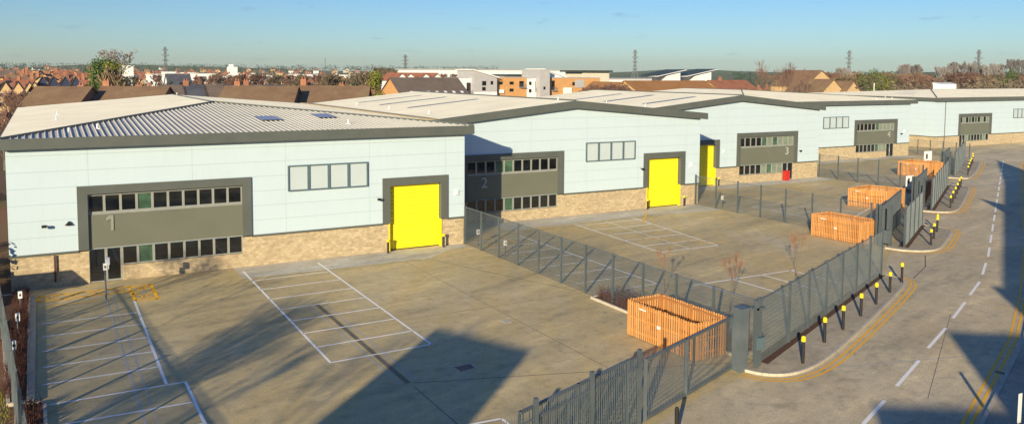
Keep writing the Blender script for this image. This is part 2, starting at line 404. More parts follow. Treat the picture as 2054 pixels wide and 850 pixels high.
L((13.42,46.1),(13.36,32.4),wd=.24); L((13.42,32),(13.35,20),wd=.05); L((13.6,32.3),(28.2,27.3),wd=.05); L((23.7,54),(28.2,41.5),wd=.06); L((23.7,53.8),(11,54.1),wd=.05)
L((-1,44),(11,44),wd=.02); L((16.3,41),(28,41),wd=.035); L((22,54),(22,28),wd=.03)
L((28.5,58.6),(50,60.8),wd=.06); L((50.5,60.6),(53.6,60.2),(58,56),wd=.06); L((49,36),(49,58),wd=.03); L((30,46),(58,46),wd=.03)
L((49.5,33.6),(53.3,35.3),(56.7,37.6),wd=.08); L((31.5,20.5),(44,27.5),wd=.03)
for k in range(9):
    a=Vector((24+k*13,17.5+k*7.0)); L(tuple(a),tuple(a+Vector((-3.9,7.4))*(.9 if k else .6)),wd=.02)
struct(w,'joint_and_shadow_lines',M['dark_line'])  # joints, plus a drawn line for a lamp column's cast shadow
ap=MB(); Zs=.0075
ap.poly([(11,54.1,Zs),(22.9,54.1,Zs),(23.7,53.7,Zs),(26.7,56.2,Zs),(28.2,56,Zs),(28.2,57.5,Zs),(11,57.5,Zs)])
ap.poly([(34,60.5,Zs),(50,60.9,Zs),(51,60.4,Zs),(54,60.2,Zs),(58,60,Zs),(58,64.2,Zs),(34,64.2,Zs)])
ap.poly([(59,71,Zs),(88,71,Zs),(88,73.8,Zs),(59,73.8,Zs)]); ap.poly([(96,84.5,Zs),(125,84.5,Zs),(125,87,Zs),(96,87,Zs)])
struct(ap,'building_apron',M['apron'])
# ------------------------------------------------------------------ industrial units
def ribbed(mb,pts_fn,a0,a1,step,h=.045,w=.09,mi=0):
    """raised ribs: pts_fn(a) -> (start,end) 3D ends of the rib at position a"""
    a=a0
    while a<a1:
        r=pts_fn(a)
        if r:
            p,q=Vector(r[0]),Vector(r[1]); d=(q-p)
            if d.length>.3:
                side=Vector((-d.y,d.x,0)).normalized()*w/2; up=Vector((0,0,h))
                mb.add([p-side,p+side,p+side*.5+up,p-side*.5+up,q-side,q+side,q+side*.5+up,q-side*.5+up],[(0,1,2,3)[::-1],(4,5,6,7),(1,5,6,2),(3,2,6,7),(0,3,7,4)],mi)
        a+=step
def roof_hip_front(root,X0,X1,Y0,Y1,ze,zr,Ya,hipmat):
    xm=(X0+X1)/2; A=(xm,Ya,zr); B=(xm,Y1,zr)
    mb=MB(); mb.poly([(X0,Y0,ze),A,B,(X0,Y1,ze)][::-1]); mb.poly([(X1,Y0,ze),(X1,Y1,ze),B,A][::-1][::-1]); mb.poly([(X0,Y0,ze),(X1,Y0,ze),A])
    mb.poly([(X0,Y1,ze),(X0,Y1,7.5),(X1,Y1,7.5),(X1,Y1,ze),B])
    def fr(x):
        t=(x-X0)/(xm-X0) if x<xm else (X1-x)/(X1-xm); ye=Y0+(Ya-Y0)*t; z=ze+(zr-ze)*t
        return (x,Y0,ze),(x,ye,z)
    ribbed(mb,fr,X0+.2,X1,.36,.07,.08)
    def sl(y,xs):
        t=min(1,(y-Y0)/(Ya-Y0)); return (xs,y,ze),(xs+(xm-xs)*t,y,ze+(zr-ze)*t)
    ribbed(mb,lambda y:sl(y,X0),Y0+.3,Y1,.42,.05,.1); ribbed(mb,lambda y:sl(y,X1),Y0+.3,Y1,.42,.05,.1)
    r=mb.build('roof',M['roof'],root)
    # hip and ridge cappings
    c=MB()
    for e in ((X0,Y0,ze),(X1,Y0,ze)): c.tube(Vector(e)+Vector((0,0,.06)),Vector(A)+Vector((0,0,.08)),.09,n=5)
    c.tube(Vector(A)+Vector((0,0,.06)),Vector(B)+Vector((0,0,.06)),.09,n=5)
    sub(c,'ridge_capping',M['grey'],r); return r
def roof_gable(root,X0,X1,Y0,Y1,ze,zr,xm=None):
    xm=xm or (X0+X1)/2; mb=MB()
    mb.poly([(X0,Y0,ze),(xm,Y0,zr),(xm,Y1,zr),(X0,Y1,ze)][::-1]); mb.poly([(X1,Y0,ze),(X1,Y1,ze),(xm,Y1,zr),(xm,Y0,zr)][::-1][::-1])
    ribbed(mb,lambda y:((X0,y,ze),(xm,y,zr)),Y0+.3,Y1,.42,.05,.1); ribbed(mb,lambda y:((X1,y,ze),(xm,y,zr)),Y0+.3,Y1,.42,.05,.1)
    mb.poly([(X0,Y1,ze),(X0,Y1,7.5),(X1,Y1,7.5),(X1,Y1,ze),(xm,Y1,zr)])
    r=mb.build('roof',M['roof'],root)
    c=MB().tube((xm,Y0,zr+.06),(xm,Y1,zr+.06),.1,n=5); sub(c,'ridge_capping',M['grey'],r)
    # faint rooflight strips
    return r,xm
def text_mesh(s,size,mat,root,x,y,z):
    cu=bpy.data.curves.new('number','FONT'); cu.body=s; cu.size=size; cu.extrude=.03; cu.offset=.012; cu.align_x='CENTER'
    to=bpy.data.objects.new('number',cu); C.objects.link(to); dg=bpy.context.evaluated_depsgraph_get(); me=bpy.data.meshes.new_from_object(to.evaluated_get(dg)); bpy.data.objects.remove(to)
    me.name='number'; me.transform(Matrix.Translation((x-root.location.x,y-root.location.y,z-root.location.z))@Matrix.Rotation(math.pi/2,4,'X'))
    me.materials.append(mat); o=bpy.data.objects.new('number',me); C.objects.link(o); o.parent=root; return o
M['digit_pale']=vary('pale_lettering',(.34,.35,.31),(.40,.40,.36),3,.5)
M['digit']=vary('pale_grey_lettering',(.22,.23,.18),(.26,.27,.21),3,.5)
def window(root,x0,x1,z0,z1,Y,gm,name='window',fr='frame',t=.055,dep=.1):
    mb=MB()
    mb.box(x0,x1,Y-dep/2,Y+dep/2,z1-t,z1); mb.box(x0,x1,Y-dep/2,Y+dep/2,z0,z0+t); mb.box(x0,x0+t,Y-dep/2,Y+dep/2,z0+t,z1-t); mb.box(x1-t,x1,Y-dep/2,Y+dep/2,z0+t,z1-t)
    f=mb.build(name,M[fr],root)
    sub(MB().box(x0+t,x1-t,Y,Y+.02,z0+t,z1-t),'pane',M[gm],f); return f
def office(root,x0,Y,num,mirror=False,greens=(3,),lowgreens=(1,),numx=None,bright_panes=()):
    x1=x0+10.5; sw=.58; fr=Y-.12
    s=MB(); s.box(x0,x0+sw,fr,Y+.45,2.15,6.15); s.box(x1-sw,x1,fr,Y+.45,2.15,6.15); s.box(x0+sw,x1-sw,fr,Y+.45,5.62,6.15)
    s.build('office_surround',M['grey'],root)
    a,b=x0+sw,x1-sw; bw=(b-a)/10; yi=Y+.16
    MB().box(a,b,yi-.10,Y+.45,2.22,4.30).build('spandrel_panel',M['panel'],root)
    MB().box(a,b,yi-.06,Y+.45,4.30,4.42).build('window_sill',M['frame'],root)
    MB().box(a,b,yi+.02,Y+.45,5.56,5.62).build('window_head',M['frame'],root)
    for k in range(10):
        kk=9-k if mirror else k
        window(root,a+bw*k,a+bw*(k+1),4.42,5.56,yi,'green_glass' if kk in greens else 'reflection_glass' if kk in bright_panes else 'glass',t=.075)
        if kk>=2: window(root,a+bw*k,a+bw*(k+1),.98,2.20,yi,'green_glass' if kk-2 in lowgreens else 'reflection_glass' if kk-1 in bright_panes else 'glass',t=.075)
    # entrance screen and door occupy two bays
    k=0 if not mirror else 9
    window(root,a+bw*k,a+bw*(k+1),.03,2.20,yi,'glass','side_light',t=.06)
    k=1 if not mirror else 8
    d=window(root,a+bw*k,a+bw*(k+1),.03,2.20,yi,'glass','entrance_door',t=.10)
    hx=a+bw*k+(.14 if not mirror else bw-.14)
    sub(MB().tube((hx,yi-.12,.8),(hx,yi-.12,1.4),.018),'door_handle',M['white'],d)
    if num=='1':
        d_=MB(); zb=3.25; d_.box(numx-.0,numx+.15,yi-.16,yi-.11,zb,zb+.98); d_.prismY([(numx-.26,zb+.62),(numx-.001,zb+.74),(numx-.001,zb+.98),(numx-.08,zb+.98),(numx-.26,zb+.80)],yi-.16,yi-.11); d_.build('number',M['digit'],root)
    elif num: text_mesh(num,1.3,M['digit_pale'],root,numx,yi-.135,3.22)
    return a,b,bw
def loading(root,x0,Y,label=None):
    x1=x0+5.3; s=MB(); dep=Y+.55
    s.box(x0,x0+.58,Y-.10,dep,2.12,5.5); s.box(x1-.58,x1,Y-.10,dep,2.12,5.5); s.box(x0+.58,x1-.58,Y-.10,dep,4.92,5.5)
    s.build('door_surround',M['grey'],root)
    MB().box(x0+.50,x0+.58,Y-.02,dep,0,2.12).build('door_jamb',M['yellow'],root); MB().box(x1-.58,x1-.50,Y-.02,dep,0,2.12).build('door_jamb',M['yellow'],root)
    MB().box(x0+.58,x1-.58,Y+.36,Y+.42,0,4.92).build('roller_door',M['shutter'],root); MB().box(x0+.58,x1-.58,Y+.33,Y+.36,0,.07).build('door_seal',M['dark'],root)
    return x0+.5,x1-.5
def louvre(root,x0,Y,w_=5.8,z0=5.0,z1=6.8):
    for k in range(4): window(root,x0+w_*k/4,x0+w_*(k+1)/4,z0,z1,Y-.05,'pale_glass','translucent_window','louvre_frame',t=.085,dep=.16)
def wall_with_holes(mb,X0,X1,Y,z0,z1,holes,th=.3):
    xs=sorted({X0,X1,*[h[0] for h in holes],*[h[1] for h in holes]})
    for a,b in zip(xs,xs[1:]):
        cuts=sorted([(h[2],h[3]) for h in holes if h[0]<=a+1e-6 and h[1]>=b-1e-6]); z=z0
        for c,d in cuts:
            if c>z+1e-6: mb.box(a,b,Y,Y+th,z,min(c,z1))
            z=max(z,d)
        if z<z1-1e-6: mb.box(a,b,Y,Y+th,z,z1)
def unit(label,X0,X1,Y,back,eave,gable,off=None,mirror=False,num=None,numx=None,door=None,louv=None,Ya=None,zr=10.5,greens=(3,),lowgreens=(1,),leftwall=True,fx=(.3,.6),xm=None,hip=None):
    root=thing('industrial_unit',label,'warehouse',((X0+X1)/2,Y,0),'row of pale industrial units')
    holes=[];bh=[]
    if off is not None: holes.append((off,off+10.5,2.15,6.15)); bh+= [(off+.58,off+9.92,.95,2.05)]; s=(off+.58,off+.58+2*.934) if not mirror else (off+9.92-2*.934,off+9.92); bh.append((s[0],s[1],0.0,.95))
    if door is not None: holes.append((door,door+5.3,2.12,5.5)); bh.append((door+.5,door+4.8,0,2.05))
    if louv is not None: holes.append((louv,louv+5.8,5.0,6.8))
    c=MB(); wall_with_holes(c,X0,X1,Y,2.14,8.6,holes)
    c.box(X0,X0+.3,Y+.3,back,2.14,8.6); c.box(X1-.3,X1,Y+.3,back,2.14,8.6)
    ze=9.18
    if gable:
        xmm=xm or (X0+X1)/2; c.prismY([(X0,8.6),(X1,8.6),(X1,8.75),(xmm,10.35),(X0,8.75)],Y,Y+.3)
    c.build('wall_cladding',M['clad'],root)
    b=MB(); wall_with_holes(b,X0+.04,X1-.04,Y+.05,0,2.05,bh,.3); b.box(X0+.04,X0+.3,Y+.35,back,0,2.05); b.box(X1-.3,X1-.04,Y+.35,back,0,2.05); b.build('blockwork_plinth',M['block'],root)
    f=MB()
    xs=[X0-.03]; 
    gaps=[]
    if off is not None: gaps.append((off,off+10.5))
    if door is not None: gaps.append((door,door+5.3))
    gaps.sort(); x=X0-.03
    for a,e in gaps: f.box(x,a,Y-.03,Y+.2,2.02,2.16); x=e
    f.box(x,X1+.03,Y-.03,Y+.2,2.02,2.16); f.box(X0-.03,X0+.1,Y+.2,back,2.02,2.16); f.box(X1-.1,X1+.03,Y+.2,back,2.02,2.16)
    f.build('flashing',M['grey'],root)
    fxl,fxr=X0-fx[0],X1+fx[1]
    if gable:
        xmm=xm or (X0+X1)/2
        r,_=roof_gable(root,fxl+.05,fxr-.05,Y-.35,back,9.26,10.72,xmm)
        fa=MB().prismY([(fxl,8.68),(xmm,10.08),(fxr,8.68),(fxr,9.32),(xmm,10.78),(fxl,9.32)],Y-.47,Y-.36)
        fa.prismY([(fxl,8.70),(xmm,10.10),(fxr,8.70),(fxr,8.78),(xmm,10.18),(fxl,8.78)],Y-.36,Y-.002)
        fa.build('fascia',M['grey'],root)
    else:
        r=roof_hip_front(root,fxl+.05,fxr-.05,Y-.4,back,9.2,zr,Ya or Y+20,'hiproof')
        fa=MB().box(fxl,fxr,Y-.52,Y-.41,8.58,9.24); fa.box(fxl,fxr,Y-.41,Y-.002,8.58,8.68); fa.box(fxl-.02,fxl+.04,Y-.41,back,8.6,9.22); fa.box(fxr-.04,fxr+.02,Y-.41,back,8.6,9.22); fa.build('fascia',M['grey'],root)
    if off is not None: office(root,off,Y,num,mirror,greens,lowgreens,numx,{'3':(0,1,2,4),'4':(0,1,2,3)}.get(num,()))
    if door is not None: loading(root,door,Y)
    if louv is not None: louvre(root,louv,Y)
    return root,r
u1,r1=unit('nearest pale industrial unit numbered 1, with white ribbed hipped roof and yellow loading door',-1.93,28.45,57.47,104,9,False,off=1.76,num='1',numx=3.62,door=21.71,louv=14.76,Ya=77.3,greens=(3,),lowgreens=(1,))
u2,r2=unit('pale gabled industrial unit numbered 2, partly shaded by the nearest unit',28.46,58.6,64.12,102,9,True,off=31.43,num='2',numx=33.7,door=51.33,louv=44.43,greens=(3,4),lowgreens=(2,),xm=43.0,fx=(-.05,.6))
u3,r3=unit('pale gabled industrial unit numbered 3, third from the left in the row',58.62,87.75,73.71,104,9,True,off=73.26,mirror=True,num='3',numx=82.0,door=65.16,greens=(3,5),lowgreens=(2,),xm=73.6,fx=(-.05,.6))
u4,r4=unit('pale industrial unit numbered 4, fourth from the left with translucent windows left of its office',87.77,125.4,86.94,122,9,False,off=111.6,mirror=True,num='4',numx=120.2,louv=104.32,Ya=107,greens=(4,),lowgreens=(2,),fx=(.1,1.2))
# unit 5: ridge runs along the road front
def unit5():
    X0,X1,Y,B=141.6,212,93.1,126
    root=thing('industrial_unit','farthest pale industrial unit at the right edge with a white box on its roof','warehouse',(170,Y,0),'row of pale industrial units')
    c=MB(); off=148.58; lv=166.3
    wall_with_holes(c,X0,X1,Y,2.14,8.6,[(off,off+10.5,2.15,6.15),(lv,lv+5.8,5.0,6.8)]); c.box(X0,X0+.3,Y+.3,B,2.14,8.6); c.box(X1-.3,X1,Y+.3,B,2.14,8.6); c.build('wall_cladding',M['clad'],root)
    b=MB(); s=(off+.58,off+.58+2*.934); wall_with_holes(b,X0+.04,X1,Y+.05,0,2.05,[(off+.58,off+9.92,.95,2.05),(s[0],s[1],0,.95)]); b.box(X0+.04,X0+.3,Y+.35,B,0,2.05); b.build('blockwork_plinth',M['block'],root)
    f=MB(); f.box(X0-.03,off,Y-.03,Y+.2,2.02,2.16); f.box(off+10.5,X1,Y-.03,Y+.2,2.02,2.16); f.box(X0-.03,X0+.1,Y+.2,B,2.02,2.16); f.build('flashing',M['grey'],root)
    fx=X0-.4; ze,zr=9.2,10.3; A=(163,108.5,zr); Bp=(200,108.5,zr)
    mb=MB(); mb.poly([(fx,Y-.4,ze),(X1+.4,Y-.4,ze),Bp,A]); mb.poly([(fx,Y-.4,ze),A,(fx,B,ze)]); mb.poly([(X1+.4,Y-.4,ze),(X1+.4,B,ze),Bp]); mb.poly([(fx,B,ze),A,Bp,(X1+.4,B,ze)])
    ribbed(mb,lambda x:((x,Y-.4,ze),(x,Y-.4+(108.5-Y+.4)*(min(1,(x-fx)/(163-fx)) if x<200 else max(0,(X1+.4-x)/(X1+.4-200))),ze+(zr-ze)*(min(1,(x-fx)/(163-fx)) if x<200 else max(0,(X1+.4-x)/(X1+.4-200))))),fx+.4,X1,.42,.06,.11)
    ribbed(mb,lambda y:((fx,y,ze),(fx+(163-fx)*min((y-Y+.4)/(108.9-Y),max(0,(B-y)/(B-108.5))),y,ze+(zr-ze)*min((y-Y+.4)/(108.9-Y),max(0,(B-y)/(B-108.5))))),Y,B,.42,.06,.11)
    r=mb.build('roof',M['roof'],root)
    cc=MB().tube((fx,Y-.4,ze+.05),(163,108.5,zr+.07),.12,n=5).tube(A,Bp,.1,n=5); sub(cc,'ridge_capping',M['grey'],r)
    t=lambda x,y:ze+(zr-ze)*(x-fx)/(163-fx)+.03
    rl=MB().poly([(147,101.5,t(147,0)),(157.5,107.5,t(157.5,0)),(157.5,110.3,t(157.5,0)),(147,106.5,t(147,0))]); sub(rl,'rooflight',M['rooflight'],r)
    fa=MB().box(fx,X1+.4,Y-.52,Y-.41,8.55,9.24).box(fx-.02,fx+.05,Y-.41,B,8.6,9.22).box(fx,X1,Y-.41,Y-.002,8.55,8.66); fa.build('fascia',M['grey'],root)
    pb=MB().box(169,175,110.5,112,9.7,11.4); pb.prismX([(110.4,11.4),(112.1,11.4),(112.1,11.7)],168.9,175.1); pb.build('plant_box',M['white'],root)
    dp=MB().tube((142.4+2,Y-.06,0),(144.4,Y-.06,8.6),.07); dp.build('downpipe',M['grey'],root)
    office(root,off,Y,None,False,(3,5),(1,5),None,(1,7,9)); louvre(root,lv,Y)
    return root
u5=unit5()
# rooflights and small roof fittings on units 1 to 3
def hipz(x,y): 
    X0,X1,Y0,Ya,xm=-2.18,29.0,57.07,77.3,13.41; return 9.2+1.3*(y-Y0)/(Ya-Y0)
for px,py in ((537,240),(648,235)):
    best=None
    for k in range(400):
        Y=58+k*.05; p=P(px,py,Y)
        if p.z<hipz(p.x,Y): best=p; break
    x,y=best.x,best.y
    q=[(x-.8,y-1.3),(x+.8,y-1.3),(x+.8,y+1.3),(x-.8,y+1.3)]
    sub(MB().poly([(a,b,hipz(a,b)+.13) for a,b in q]),'rooflight',M['rooflight'],r1)
sub(MB().poly([(28.15,64,9.42),(29.1,64,9.42),(29.1,103,9.42),(28.15,103,9.42)]).box(28.15,29.1,63.9,103,9.2,9.41),'valley_gutter',M['gutter'],r2)
for rr_,X,xm,ze,zr in ((r2,28.4,43.0,9.26,10.72),(r3,58.6,73.6,9.26,10.72)):
    for k,(y0,y1) in enumerate(((78,82),(86,90),(93,97))):
        mb=MB()
        for x0,x1 in ((X+4,X+12),):
            z=lambda x:ze+(zr-ze)*(x-X)/(xm-X)+.058
            mb.poly([(x0,y0,z(x0)),(x1,y0,z(x1)),(x1,y0+.8,z(x1)),(x0,y0+.8,z(x0))])
        sub(mb,'rooflight',M['tile_grey'] if False else M['frame'],rr_)
def anchors(root,pts):
    for p in pts:
        mb=MB().tube(p,(p[0],p[1],p[2]+.35),.05,n=6); mb.box(p[0]-.15,p[0]+.15,p[1]-.15,p[1]+.15,p[2],p[2]+.06); mb.build('roof_anchor',M['white'],root)
anchors(u1,[(1.5,60,9.3),(3.2,61,9.45),(1.0,72,9.45),(1.2,80,9.5),(13.4,100,10.5),(20,60,9.4)])
anchors(u2,[(31,70,9.5),(31,80,9.5),(31,90,9.5),(42.5,66,10.7)]); anchors(u3,[(61,76,9.5),(62,85,9.5),(85,75.5,9.4),(87,76,9.3)])
anchors(u4,[(118,88,9.3),(122,88,9.3),(123,90,9.4)])
# wall fittings
def flood(root,x,Y,z,part=True):
    mb=MB().box(x-.04,x+.04,Y-.35,Y,z,z+.06).box(x-.14,x+.14,Y-.42,Y-.3,z-.06,z+.1); return mb.build('floodlight',M['dark'],root)
flood(u1,21.35,57.47,4.0); flood(u1,-.05,57.47,3.85); flood(u2,51.0,64.12,4.0); flood(u3,84.1,73.7,3.6); flood(u4,122.9,86.9,3.7)
MB().prismY([(1.05,3.8),(1.45,3.8),(1.28,4.05)],57.3,57.46).build('wall_light',M['dark'],u1)
for u,x,Y in ((u1,27.6,57.47),(u2,57.3,64.12),(u3,71,73.71),(u4,123.9,86.94)): MB().box(x,x+.28,Y-.12,Y,3.9,4.25).build('alarm_box',M['white'],u)
MB().tube((.45,57.38,.35),(.45,57.38,2.0),.06).build('downpipe',M['tan_pipe'],u1)
# ------------------------------------------------------------------ bollards
def bollard_proto(h,cap,r=.085):
    root=thing('bollard','x','bollard',(0,0,0))
    b=MB(); b.tube((0,0,0),(0,0,h-cap),r,n=14); b.build('shaft',M['dark'],root,smooth=False)
    c=MB(); c.tube((0,0,h-cap),(0,0,h-.04),r+.025,n=14); c.tube((0,0,h-.04),(0,0,h),r+.025,r*.6,n=14); c.build('cap',M['cap'],root)
    return root
bp=bollard_proto(1.28,.25,.075); used=False
rows=[('on the nearest pavement island',[(30.09,25.75),(33.41,27.31),(35.95,28.25),(38.86,29.41),(41.67,30.55),(44.7,31.86),(47.59,33.1)]),
 ('on the second pavement island',[(60.1,39.43),(62.7,40.9),(65.7,42.6),(68.0-.9,43.5)]),
 ('on the third pavement island',[(78.79,49.79),(82.19,51.7),(85.35,53.44),(88.72,55.33),(92.31,57.38),(94.6,58.6)]),
 ('on the farthest pavement island',[(106.91,65.34),(111.11,67.78),(114.74,69.85),(117.67,71.47),(121.75,73.77),(125.2,75.9),(124.2,76.9)])]
ordn=['first','second','third','fourth','fifth','sixth','seventh']
for rn,(txt,pts) in enumerate(rows):
    for i,(x,y) in enumerate(pts):
        o=copy_tree(bp) if used else bp; used=True
        o.location=(x,y,.10); 
        tag(o,('%s black bollard with yellow cap %s'%(ordn[i],txt)),'bollard','yellow capped bollards along the pavement')
dp=bollard_proto(1.05,.2,.085)
for i,(x,Y,t) in enumerate([(21.95,57.0,'left of the yellow door of unit 1'),(27.0-.55,57.0,'right of the yellow door of unit 1'),(51.6,63.7,'left of the yellow door of unit 2'),(56.3,63.7,'right of the yellow door of unit 2'),(70.0,73.2,'beside the yellow door of unit 3')]):
    o=dp if i==0 else copy_tree(dp); o.location=(x,Y,.0); tag(o,'black guard bollard with yellow cap '+t,'bollard','door guard bollards')
tag(MB().tube((0,0,0),(0,0,.95),.08,n=12).tube((0,0,.95),(0,0,1.0),.08,.05,n=12).build('bollard',M['dark'],loc=None),'short black bollard standing in the road at the bottom edge of the photo','bollard').location=G(1357,868)
# ------------------------------------------------------------------ fences
def mesh_panel(a,b,z0,z1,wire=.009,vp=.05,hp=.2,dbl=False):
    mb=MB(); a=Vector((a[0],a[1]));b=Vector((b[0],b[1])); L_=(b-a).length; d=(b-a)/L_
    k=int(L_/vp)
    for i in range(1,k):
        p=a+d*(i*vp); mb.add([(p.x-d.x*wire/2,p.y-d.y*wire/2,z0),(p.x+d.x*wire/2,p.y+d.y*wire/2,z0),(p.x+d.x*wire/2,p.y+d.y*wire/2,z1),(p.x-d.x*wire/2,p.y-d.y*wire/2,z1),
               (p.x-d.y*wire/2,p.y+d.x*wire/2,z0),(p.x+d.y*wire/2,p.y-d.x*wire/2,z0),(p.x+d.y*wire/2,p.y-d.x*wire/2,z1),(p.x-d.y*wire/2,p.y+d.x*wire/2,z1)],[(0,1,2,3),(4,5,6,7)])
    z=z0
    while z<=z1+.001: mb.obox(a,b,wire,z-wire*.4,z+wire*.4); z+=hp
    return mb
def fence(label,pts,h,spacing=2.75,group=None,name='mesh_fence',wire=.009,vp=.05,posth=.12,z=0.05,pw=.11,dens=None):
    root=thing(name,label,'fence',(pts[0][0],pts[0][1],0),group)
    ps=[Vector(pts[0][:2])]
    for a,b in zip(pts,pts[1:]):
        a=Vector(a[:2]);b=Vector(b[:2]); k=max(1,round((b-a).length/spacing))
        for i in range(1,k+1): ps.append(a+(b-a)*i/k)
    for p in ps: MB().box(p.x-pw/2,p.x+pw/2,p.y-pw/2,p.y+pw/2,0,h+posth).build('post',M['post'],root)
    for p,q in zip(ps,ps[1:]):
        dn=wire
        m=mesh_panel(p,q,z,h,wire,vp); m.obox(p,q,.03,h-.015,h+.02); m.build('mesh_panel',M['fence'],root)
    return root
gf='boundary fences of the yards'
fence('grey mesh fence between the yards of unit 1 and unit 2',[(28.42,57.3),(28.4,27.1)],2.92,2.72,gf,posth=.06,vp=.05,wire=.0105)
fence('dark mesh fence between the yards of unit 2 and unit 3',[(57.95,63.9),(57.9,43.2)],2.95,2.8,gf,wire=.011,vp=.06)
fence('dark mesh fence between the yards of unit 3 and unit 4',[(87.9,73.6),(87.9,59.0)],2.95,3.0,gf,wire=.015,vp=.08)
fence('dark mesh fence in front of the side wall of the farthest unit',[(128.6,92),(128.6,78.5)],2.4,2.4,gf,wire=.008,vp=.08)
fence('long grey roadside mesh fence of unit 2 behind the nearest bollards',[(28.35,26.75),(31.83,28.17),(48.2,35.06)],3.05,2.85,gf,wire=.0085,vp=.05)
fence('grey roadside mesh fence behind the second pavement island',[(57.5,39.9),(67.6,45.3)],3.1,2.85,gf,wire=.010,vp=.05)
fence('grey roadside mesh fence behind the third pavement island',[(75.8,49.85),(94.7,60.35)],3.15,2.85,gf,wire=.011,vp=.06)
fence('grey roadside mesh fence behind the farthest pavement island',[(104.5,65.7),(122.6,75.6)],3.2,2.85,gf,wire=.016,vp=.08)
# near palisade and sliding gate of yard 1
def bars(mb,a,b,z0,z1,step,w):
    a=Vector(a[:2]);b=Vector(b[:2]);L_=(b-a).length;d=(b-a)/L_; k=int(L_/step)
    for i in range(k+1):
        p=a+d*(i*L_/k); mb.tube((p.x,p.y,z0),(p.x,p.y,z1),w*.6,n=4,cap=False)
def rail(mb,a,b,z,w,hh): mb.obox(a,b,w,z-hh/2,z+hh/2)
def gate(label,a,b,h,step=.11,w=.028,name='sliding_gate',mids=(.33,.66),group='yard gates'):
    root=thing(name,label,'gate',(a[0],a[1],0),group)
    f=MB(); rail(f,a,b,.14,.09,.14); rail(f,a,b,h,.09,.1)
    A=Vector(a[:2]);B=Vector(b[:2])
    for t in (0,)+tuple(mids)+(1,):
        p=A+(B-A)*t; f.box(p.x-.05,p.x+.05,p.y-.05,p.y+.05,.07,h+.05)
    f.build('gate_frame',M['fence'],root)
    g_=MB(); bars(g_,a,b,.2,h-.02,step,w); g_.build('gate_bars',M['fence'],root)
    return root
def lerp(a,b,t): return (a[0]+(b[0]-a[0])*t,a[1]+(b[1]-a[1])*t)
g1=gate('long grey sliding gate with vertical bars in front of the nearest timber bin store',(19.75,24.3),(26.9,26.95),2.45,.12,.019,mids=(.42,))
c_=MB().box(26.8,27.28,26.4,26.9,0,2.85); c_.box(26.76,27.32,26.36,26.94,2.85,2.91); tag(c_.build('gate_cabinet',M['fence'],loc=(27.05,26.65,0)),'tall square grey gate motor cabinet at the right end of the nearest sliding gate','cabinet')
tp=thing('gate_post','pair of tall grey gate guide posts with a small grey box between them','gate post',(27.9,26.45,0))
MB().box(27.65,27.8,26.3,26.45,0,3.2).build('post',M['post'],tp); MB().box(28.0,28.15,26.45,26.6,0,3.2).build('post',M['post'],tp)
MB().box(27.7,28.1,26.2,26.32,.95,1.5).build('control_box',M['louvre_frame'],tp); MB().box(27.6,28.2,26.3,26.6,2.75,2.85).build('guide_bracket',M['post'],tp)
# railings to the left of the gate, two lines (fence and gate tail)
fe=thing('railing_fence','grey vertical bar railing at the bottom edge left of the nearest sliding gate','fence',(19.2,24.0,0),gf)
A_=(19.3,24.12);B_=(10.5,20.9)
f=MB(); rail(f,A_,B_,.2,.05,.06); rail(f,A_,B_,2.35,.05,.07); f.build('rail',M['fence'],fe)
g_=MB(); bars(g_,A_,B_,.1,2.75,.12,.022); g_.build('vertical_bars',M['fence'],fe)
for k in range(4):
    p=lerp(A_,B_,k/3.0); MB().box(p[0]-.07,p[0]+.07,p[1]-.07,p[1]+.07,0,3.0).build('post',M['post'],fe)
tl=gate('grey tail section of the sliding gate behind the near railing',(19.0,24.45),(13.0,22.25),2.5,.16,.022,mids=(.5,))
# gates drawn back at yards 2,3,4
for i,(a,b,h,t) in enumerate([((56.6,41.4),(66.5,46.7),3.1,'open grey sliding gate drawn back behind the second roadside fence'),((75.2,51.2),(84.5,56.3),3.1,'open grey sliding gate drawn back behind the third roadside fence'),((103.8,66.8),(112,71.3),3.1,'open grey sliding gate drawn back behind the farthest roadside fence')]):
    gate(t,a,b,h,.16,.05,mids=(.25,.5,.75))
    P0=Vector((a[0],a[1]))
    gp=thing('gate_post','grey gate guide frame at the left end of the %s roadside fence'%['second','third','farthest'][i],'gate post',(a[0],a[1],0))
    for dx,dy in ((0,0),(.5,-.55),(.28,.5)): MB().box(a[0]+dx-.09,a[0]+dx+.09,a[1]+dy-.09,a[1]+dy+.09,0,h+.15).build('post',M['post'],gp)
    MB().box(a[0]+.05,a[0]+.55,a[1]-.6,a[1]-.2,.3,1.3).build('control_box',M['fence'],gp)
